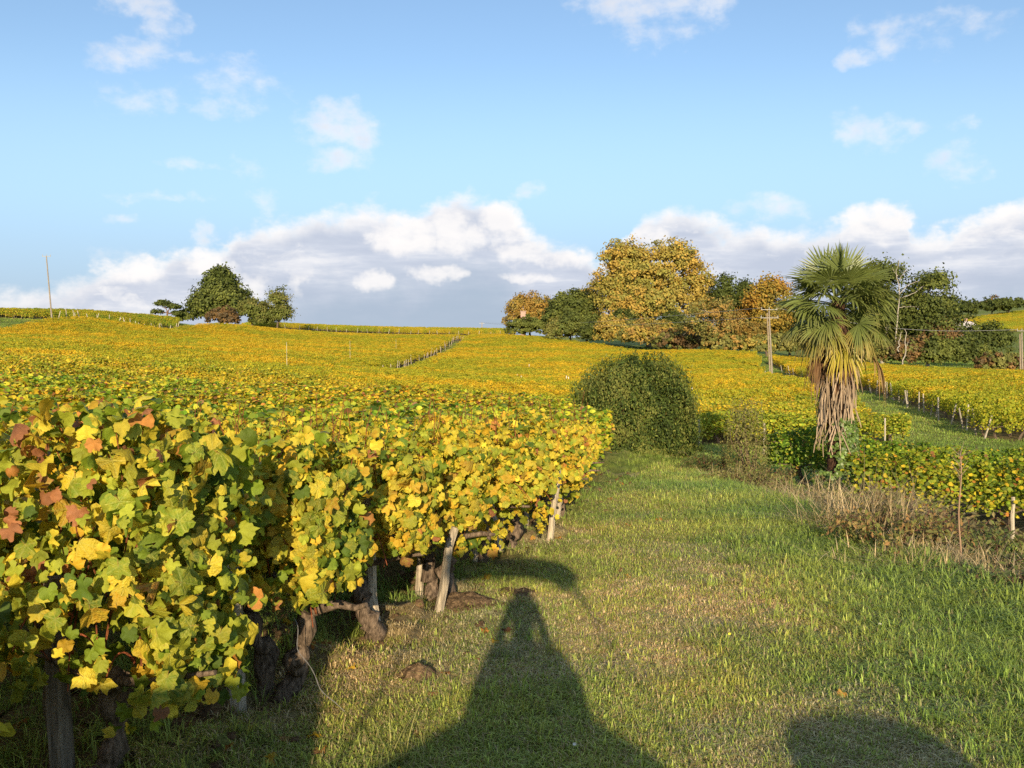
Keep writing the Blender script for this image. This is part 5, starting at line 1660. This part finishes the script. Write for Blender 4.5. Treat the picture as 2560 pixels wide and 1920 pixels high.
for k, (u, v, col, lb) in enumerate([(1253, 1480, 'yellow', 'yellow fallen leaf lying by the head of the shadow'), (1571, 1442, 'orange', 'orange fallen leaf lying alone on the lane right of the shadow'), (1062, 1690, 'brown', 'pinkish brown fallen leaf above the earth mound'), (2074, 1521, 'gold', 'tan fallen leaf in the grass below the long grass'),
        (2106, 1737, 'orange', 'rust brown fallen leaf at the lower right of the lane'), (1311, 1503, 'brown', 'brown curled leaf on the shadow shoulder'), (802, 1880, 'brown', 'dark red fallen leaf near the bottom edge'), (715, 1846, 'brown', 'red brown fallen leaf below the grey post'), (1362, 1450, 'orange', 'small orange leaf inside the curved shadow'), (1395, 1345, 'orange', 'orange leaf at the edge of the orange leaf heap'),
        (1350, 1338, 'orange', 'largest orange leaf on the leaf heap by the sixth row'), (1320, 1346, 'brown', 'brown leaf on the left of the leaf heap'), (1378, 1352, 'orange', 'bright orange leaf on the right of the leaf heap'), (1335, 1352, 'orange', 'orange leaf at the front of the leaf heap')]):
    d = ray(u, v); D = 3.0
    for _ in range(30):
        q = np.array([0, 0, CAM_H]) + d * D; g = float(gzb(np.array([q[0]]), np.array([q[1]]))[0]); D *= (CAM_H - g - .015) / max(.05, CAM_H - q[2])
    vv_, ff_ = HI[k % 8]; vv_ = vv_ * [1, 1, 1.6]
    mb = MB(); mb.add(vv_, ff_, np.array(PAL[col]))
    rr_ = random.Random(k)
    o = mb.obj('fallen_leaf', M_LEAF1, smooth=True, loc=(q[0], q[1], g + .022)); o.rotation_euler = (rr_.uniform(-.5, .1), rr_.uniform(-.4, .4), rr_.uniform(0, 6.28)); s_k = rr_.uniform(.028, .036); o.scale = (s_k,) * 3
    tag(o, lb, 'fallen leaf', 'single fallen leaves')

for k, (u, v, c, lb) in enumerate([(1823, 1587, (.85, .75, .06), 'tiny yellow flower in the middle of the lane'), (2199, 1562, (.85, .83, .78), 'tiny white daisy in the grass at right'), (1436, 1863, (.8, .78, .74), 'tiny white daisy inside the shadow')]):
    d = ray(u, v); D = 3.0
    for _ in range(30):
        q = np.array([0, 0, CAM_H]) + d * D; g = float(gzb(np.array([q[0]]), np.array([q[1]]))[0]); D *= (CAM_H - g - .05) / max(.05, CAM_H - q[2])
    fo_ = tag(empty('wild_flower', (q[0], q[1], g)), lb, 'flower', 'tiny flowers in the grass')
    mb = MB(); mb.tube([[0, 0, 0], [.004, 0, .03], [0, 0, .056]], .0012, 4, (.2, .28, .06)); mb.obj('stem', M_DRY, fo_)
    th = np.linspace(0, 2 * math.pi, 13)[:-1]
    mb = MB(); mb.add(np.vstack([[0, -.004, .058], np.stack([.007 * np.cos(th) * (1 + .2 * (np.arange(12) % 2)), -.006 + 0 * th, .058 + .007 * np.sin(th)], 1)]), [[0, i + 1, (i + 1) % 12 + 1] for i in range(12)], c); mb.obj('petals', M_PLAIN, fo_)

# ------------------------------------------------------------------ bank plants
def straw_clump(label, u, v, D, n, hgt, rad, seed, col=(.60, .46, .25), wid=.0045, lean=(-.1, -.3)):
    q = np.random.default_rng(seed); p = P(u, v, D); z = float(gzb(np.array([p[0]]), np.array([p[1]]))[0])
    mb = MB()
    for _ in range(n):
        b = np.array([q.normal(0, rad * .55), q.normal(0, rad * .55), -.03])
        d = np.array([lean[0] + .75 * q.standard_normal(), lean[1] + .7 * q.standard_normal(), 0]); h = hgt * q.uniform(.4, 1.1)
        t = np.array([0, .35, .7, 1.0])[:, None]
        c = b + d * (h * t ** 1.8) + np.array([0, 0, 1.]) * (h * t * (1 - .28 * t * np.linalg.norm(d)))
        sdv = unit(np.array([-d[1], d[0], .01])) * wid * q.uniform(.5, 1.3)
        w_ = np.array([1, .9, .7, .15])[:, None]
        vv = np.concatenate([c - sdv * w_, c + sdv * w_]); k = q.uniform(.6, 1.25)
        mb.add(vv, [[0, 4, 5, 1], [1, 5, 6, 2], [2, 6, 7, 3]], np.array(col) * k)
    return tag(mb.obj('dry_grass_clump', M_DRY, loc=(p[0], p[1], z)), label, 'dry grass', 'dry grass clumps on the bank')


straw_clump('tallest straw coloured grass clump below the palm', 2030, 1270, 11.5, 900, .72, .55, 1)
straw_clump('straw grass clump leaning over the lane in the middle of the bank', 2170, 1380, 8.9, 1100, .62, .45, 2)
straw_clump('flattened pale straw at the right of the bank', 2330, 1470, 7.2, 700, .26, .5, 3, lean=(-.5, -.3))
straw_clump('grey dry stalks at the right edge of the picture', 2500, 1480, 6.9, 450, .42, .45, 4, col=(.36, .28, .17))
straw_clump('small straw tuft at the far end of the bank', 1815, 1160, 15.5, 450, .5, .5, 5)
straw_clump('brown dry grass left of the tallest straw clump', 1925, 1215, 13.2, 600, .5, .6, 6, col=(.42, .33, .17))
straw_clump('wispy greenish straw on the lane right of the shadow', 1660, 1750, 4.55, 90, .17, .10, 7, col=(.30, .29, .10), wid=.0022, lean=(.5, .2))
straw_clump('tall seeding grass at the bottom left of the shadow', 1000, 1880, 3.75, 70, .24, .12, 8, col=(.34, .33, .11), wid=.0022)
straw_clump('dark brown dry stalks above the brambles', 2200, 1300, 9.6, 420, .95, .4, 9, col=(.28, .20, .13), wid=.004)
straw_clump('dry tuft round the foot of the grey post', 640, 1752, 4.42, 110, .10, .14, 10, col=(.30, .23, .12), wid=.0018)


for k, (u, v, D, hg, lb) in enumerate([(1880, 1195, 14.2, .42, 'thin straw clump right of the feathery shrub'), (1990, 1262, 11.7, .5, 'pale straw clump at the lane side below the palm'), (2110, 1330, 9.7, .45, 'pale straw clump left of the brambles'),
        (2300, 1440, 7.7, .34, 'straw clump at the lane side of the brambles'), (2420, 1490, 7.0, .30, 'straw clump between the weed stalk and the right edge'), (2530, 1540, 6.4, .30, 'straw clump lowest on the right edge')]):
    straw_clump(lb, u, v, D, 520, hg, .42, 40 + k, col=(.55, .43, .24) if k % 2 else (.48, .40, .21), lean=(-.3, -.4))


def bramble(label, u, v, D, rx, ry, h, n, seed, cols):
    q = np.random.default_rng(seed); p = P(u, v, D); z = float(gz(np.array([p[0]]), np.array([p[1]]))[0])
    o = tag(empty('bramble', (p[0], p[1], z)), label, 'bramble', 'brambles on the bank')
    mb = MB(); lf = MB()
    for _ in range(max(14, n // 42)):
        b = np.array([q.uniform(-rx, rx) * .8, q.uniform(-ry, ry) * .8, -.03]); e = b + [q.normal(0, .35), q.normal(0, .35), 0]
        hh = h * q.uniform(.5, 1.1); t = np.linspace(0, 1, 9)[:, None]
        c = b * (1 - t) + e * t + np.array([0, 0, 1.]) * hh * np.sin(t * 2.4)
        mb.tube(c, np.linspace(.006, .002, 9), 4, (.17, .085, .055), cap=False)
        m = 42; tt = q.random(m); pp = np.stack([np.interp(tt, t[:, 0], c[:, i]) for i in range(3)], 1) + .05 * q.standard_normal((m, 3))
        nr = np.stack([q.normal(0, .6, m), -.4 + q.normal(0, .6, m), .8 * np.ones(m)], 1)
        cc = np.array(cols)[q.integers(0, len(cols), m)] * (1 + .2 * q.standard_normal((m, 1))).clip(.4, 1.6)
        lf.stamp(LEAFP[0], LEAFP[1], pp, leaf_frames(nr, q, size=q.uniform(.025, .05, m)), cc)
    mb.obj('canes', M_BARK, o); lf.obj('leaves', M_FOL, o)
    return o


BR = [(.14, .16, .04), (.19, .18, .055), (.25, .20, .08), (.24, .17, .08), (.17, .15, .07)]
bramble('tangled brown green bramble in the middle of the bank', 2270, 1390, 8.9, .5, .5, .5, 2200, 1, BR)
bramble('low bramble with red and orange leaves at the lane side', 2230, 1430, 8.0, .45, .3, .3, 1300, 2, [(.28, .16, .06), (.30, .22, .07), (.16, .17, .04), (.18, .18, .05)])
bramble('dark green bramble at the right end of the bank', 2450, 1440, 7.7, .5, .5, .34, 1800, 3, BR[:2] + [(.07, .10, .025)])
bramble('dull green bramble behind the flattened straw', 2380, 1400, 8.6, .5, .5, .34, 1500, 4, BR)
bramble('yellow green weeds beside the palm foot', 2120, 1270, 12.2, .6, .6, .5, 1800, 5, [(.17, .18, .04), (.22, .20, .05), (.12, .14, .03)])
bramble('olive bramble at the far end of the bank', 1900, 1170, 15.5, .7, .7, .55, 2200, 6, [(.16, .15, .05), (.13, .13, .04), (.20, .16, .06)])
bramble('dark bramble beside the round bush', 1770, 1140, 17.2, .45, .5, .45, 1300, 7, [(.07, .09, .025), (.12, .13, .035)])
bramble('brown weeds between the straw clumps', 2000, 1215, 13.5, .6, .5, .4, 1500, 8, BR)
bramble('dark weeds at the lower right edge', 2560, 1520, 6.4, .4, .4, .28, 1100, 9, BR[:1] + [(.07, .09, .03), (.14, .09, .05)])

bramble('fresh green weeds in front of the palm', 2060, 1235, 12.6, .55, .5, .5, 2400, 10, [(.17, .20, .045), (.21, .22, .055), (.13, .16, .035)])
bramble('grey green weeds between the palm and the tall stalks', 2150, 1290, 10.8, .5, .5, .48, 2200, 11, [(.18, .18, .06), (.22, .20, .07), (.14, .15, .045)])
bramble('olive weeds left of the dry brown grass', 1850, 1175, 14.8, .5, .45, .42, 1800, 12, [(.19, .18, .055), (.15, .16, .045)])

# one thin tall weed stalk standing by itself
mb = MB(); p = P(2400, 1430, 7.3); z = float(gz(np.array([p[0]]), np.array([p[1]]))[0]); htop = P(2398, 1140, 7.3)[2] - z
t = np.linspace(0, 1, 12)
wo_ = tag(empty('weed_stalk', (p[0], p[1], z)), 'single tall thin dead weed stalk above the brambles', 'weed')
mb.tube(np.stack([-.02 * t + .01 * np.sin(t * 9), 0 * t, t * htop], 1), np.linspace(.008, .004, 12), 5, (.42, .27, .17)); mb.obj('stem', M_DRY, wo_)
mb = MB()
for k in range(26):
    zz = htop * r.uniform(.78, 1.12); e = unit(np.array([r.normal(), r.normal(), 1.3])) * r.uniform(.06, .16); b = np.array([-.02, 0, min(zz, htop)])
    mb.tube([b, b + e * .6, b + e], [.002, .0015, .001], 3, (.34, .25, .18), cap=False)
mb.obj('twigs', M_DRY, wo_)

# ------------------------------------------------------------------ the photographer, and a guessed buggy and masses added unseen to cast the shadows
per = tag(empty('person', (0, -.30, 0)), 'person behind the camera in dark clothes holding up a phone, seen only as a shadow', 'person')
J = {'pelvis': (0, 0, .93), 'spine': (0, 0, 1.12), 'chest': (0, .01, 1.33), 'neck': (0, .02, 1.49), 'head0': (0, .03, 1.57), 'head1': (0, .04, 1.70), 'head2': (0, .03, 1.80),
     'shl': (-.17, .0, 1.42), 'ell': (-.20, .10, 1.24), 'wrl': (-.09, .22, 1.60), 'hal': (-.06, .24, 1.67), 'shr': (.17, .0, 1.42), 'elr': (.20, .10, 1.24), 'wrr': (.09, .22, 1.60), 'har': (.06, .24, 1.67),
     'hpl': (-.10, 0, .88), 'knl': (-.11, .03, .50), 'anl': (-.12, 0, .10), 'tol': (-.13, .15, .03), 'hpr': (.10, 0, .88), 'knr': (.11, .03, .50), 'anr': (.12, 0, .10), 'tor': (.13, .15, .03)}
RJ = dict(pelvis=.16, spine=.15, chest=.165, neck=.06, head0=.075, head1=.092, head2=.06, shl=.075, ell=.052, wrl=.034, hal=.04, shr=.075, elr=.052, wrr=.034, har=.04, hpl=.10, knl=.065, anl=.045, tol=.035, hpr=.10, knr=.065, anr=.045, tor=.035)
ED = [('pelvis', 'spine'), ('spine', 'chest'), ('chest', 'neck'), ('neck', 'head0'), ('head0', 'head1'), ('head1', 'head2'), ('chest', 'shl'), ('shl', 'ell'), ('ell', 'wrl'), ('wrl', 'hal'), ('chest', 'shr'), ('shr', 'elr'), ('elr', 'wrr'), ('wrr', 'har'),
      ('pelvis', 'hpl'), ('hpl', 'knl'), ('knl', 'anl'), ('anl', 'tol'), ('pelvis', 'hpr'), ('hpr', 'knr'), ('knr', 'anr'), ('anr', 'tor')]
kk = list(J)
me = bpy.data.meshes.new('body'); me.from_pydata([J[k] for k in kk], [(kk.index(a), kk.index(b)) for a, b in ED], [])
bo = link('body', me, per)
sm_ = bo.modifiers.new('skin', 'SKIN')
if not me.skin_vertices: me.skin_vertices.new()
for i, k in enumerate(kk):
    me.skin_vertices[0].data[i].radius = (RJ[k], RJ[k] * .85); me.skin_vertices[0].data[i].use_root = (k == 'pelvis')
bo.modifiers.new('smooth', 'SUBSURF').levels = 1
me.materials.append(M_PLAIN)
mb = MB(); zc = np.linspace(1.47, .62, 10); mb.tube(np.stack([.02 + 0 * zc, 0 * zc, zc], 1), np.interp(zc, [.62, 1.0, 1.3, 1.40, 1.44, 1.47], [.34, .31, .28, .24, .15, .05]), 18, (.05, .05, .06)); mb.obj('shadow_coat', M_PLAIN, per)  # flared cone added to widen the torso in the cast shadow
mb = MB(); mb.box((0, -.045, 1.70), (.13, .009, .065), (.03, .03, .03))
tag(mb.obj('phone', M_PLAIN), 'dark phone held up just behind the viewpoint', 'phone')

bug = tag(empty('guessed_buggy', (0, -.95, 0)), 'guessed open buggy with curved roll frame, added unseen to cast the arched shadow', 'buggy')  # stands in for the unknown caster of the arched shadow
mb = MB()
prof = [(-2.1, .35), (-2.1, 1.32), (-.95, 1.28), (-.66, 1.24), (-.28, 1.40), (.30, 1.40), (.52, 1.30), (.68, 1.18), (.72, .35)]
n = len(prof)
v = [(x_, .0, z_) for x_, z_ in prof] + [(x_, -1.1, z_) for x_, z_ in prof]
mb.add(v, [[i, (i + 1) % n, n + (i + 1) % n, n + i] for i in range(n)], (.12, .2, .1))
mb.add(v, [list(range(n))], (.12, .2, .1)); mb.add(v, [list(range(2 * n - 1, n - 1, -1))], (.12, .2, .1))
mb.obj('body', M_PLAIN, bug)
mb = MB(); mb.box((-1.62, -.5, 1.40), (1.2, .9, .50), (.2, .18, .14)); mb.obj('shade_block', M_PLAIN, bug)  # block added to shade the ground and lowest leaves at left
mb = MB()
for q_, (sx_, sz_, sr_) in enumerate([(-1.05, 1.48, .14), (-1.35, 1.62, .12), (-1.7, 1.64, .14), (-.95, 1.36, .1)]):
    th = np.linspace(0, 1, 9); mb.tube(np.stack([sx_ + 0 * th, -.1 - .7 * th, sz_ + .03 * np.sin(th * 5)], 1), sr_ * np.sin(.25 + th * 2.6), 10, (.3, .25, .17))
mb.obj('shadow_lumps', M_PLAIN, bug)  # lumps added to break the block's straight shadow edge
mb = MB(); t = np.linspace(0, 1, 20)
arch = [(-.50, 2.12), (-.3, 2.16), (.05, 2.16), (.27, 2.11), (.34, 2.02)]
a_ = np.array(arch)
mb.tube(np.stack([np.interp(t, np.linspace(0, 1, 5), a_[:, 0]), 0 * t, np.interp(t, np.linspace(0, 1, 5), a_[:, 1])], 1), .10, 8, (.1, .1, .1)); mb.obj('roll_frame', M_PLAIN, bug)
mb = MB(); mb.tube([(.34, 0, 2.02), (.42, 0, 1.84), (.47, 0, 1.70), (.56, 0, 1.5), (.68, 0, 1.22)], [.03, .014, .008, .007, .007], 6, (.1, .1, .1)); mb.tube([(-.50, 0, 2.12), (-.62, 0, 1.8), (-.75, 0, 1.25)], .012, 6, (.1, .1, .1)); mb.obj('strut', M_PLAIN, bug)
for sx in (-.8, .58):
    for sy in (-.15, -.95):
        mb = MB(); th = np.linspace(0, 2 * math.pi, 19)
        mb.tube(np.stack([0 * th, .26 * np.cos(th), .26 * np.sin(th)], 1), .07, 8, (.03, .03, .03), cap=False); mb.obj('wheel', M_PLAIN, bug, loc=(sx, sy, .34))
mb = MB(); th = np.linspace(0, math.pi, 14)
sh_mass = tag(empty('shadow_mass', (1.42, -1.0, 0)), 'rounded shape added unseen behind the camera to cast the lower right shadow', 'load')  # made-up shape, there only for the second shadow on the lane
v = [(.36 * math.copysign(abs(math.cos(q)) ** .6, math.cos(q)), 0, 1.26 + .17 * math.sin(q)) for q in th] + [(-.36, 0, 0), (.36, 0, 0)]
n = len(v); vb = [(x_, -.5, z_) for x_, _, z_ in v]
mb.add(v + vb, [[i, (i + 1) % n, n + (i + 1) % n, n + i] for i in range(n)], (.3, .25, .18)); mb.add(v, [list(range(n))], (.3, .25, .18)); mb.add(vb, [list(range(n))], (.3, .25, .18))
mb.obj('shadow_lumps', M_PLAIN, sh_mass)
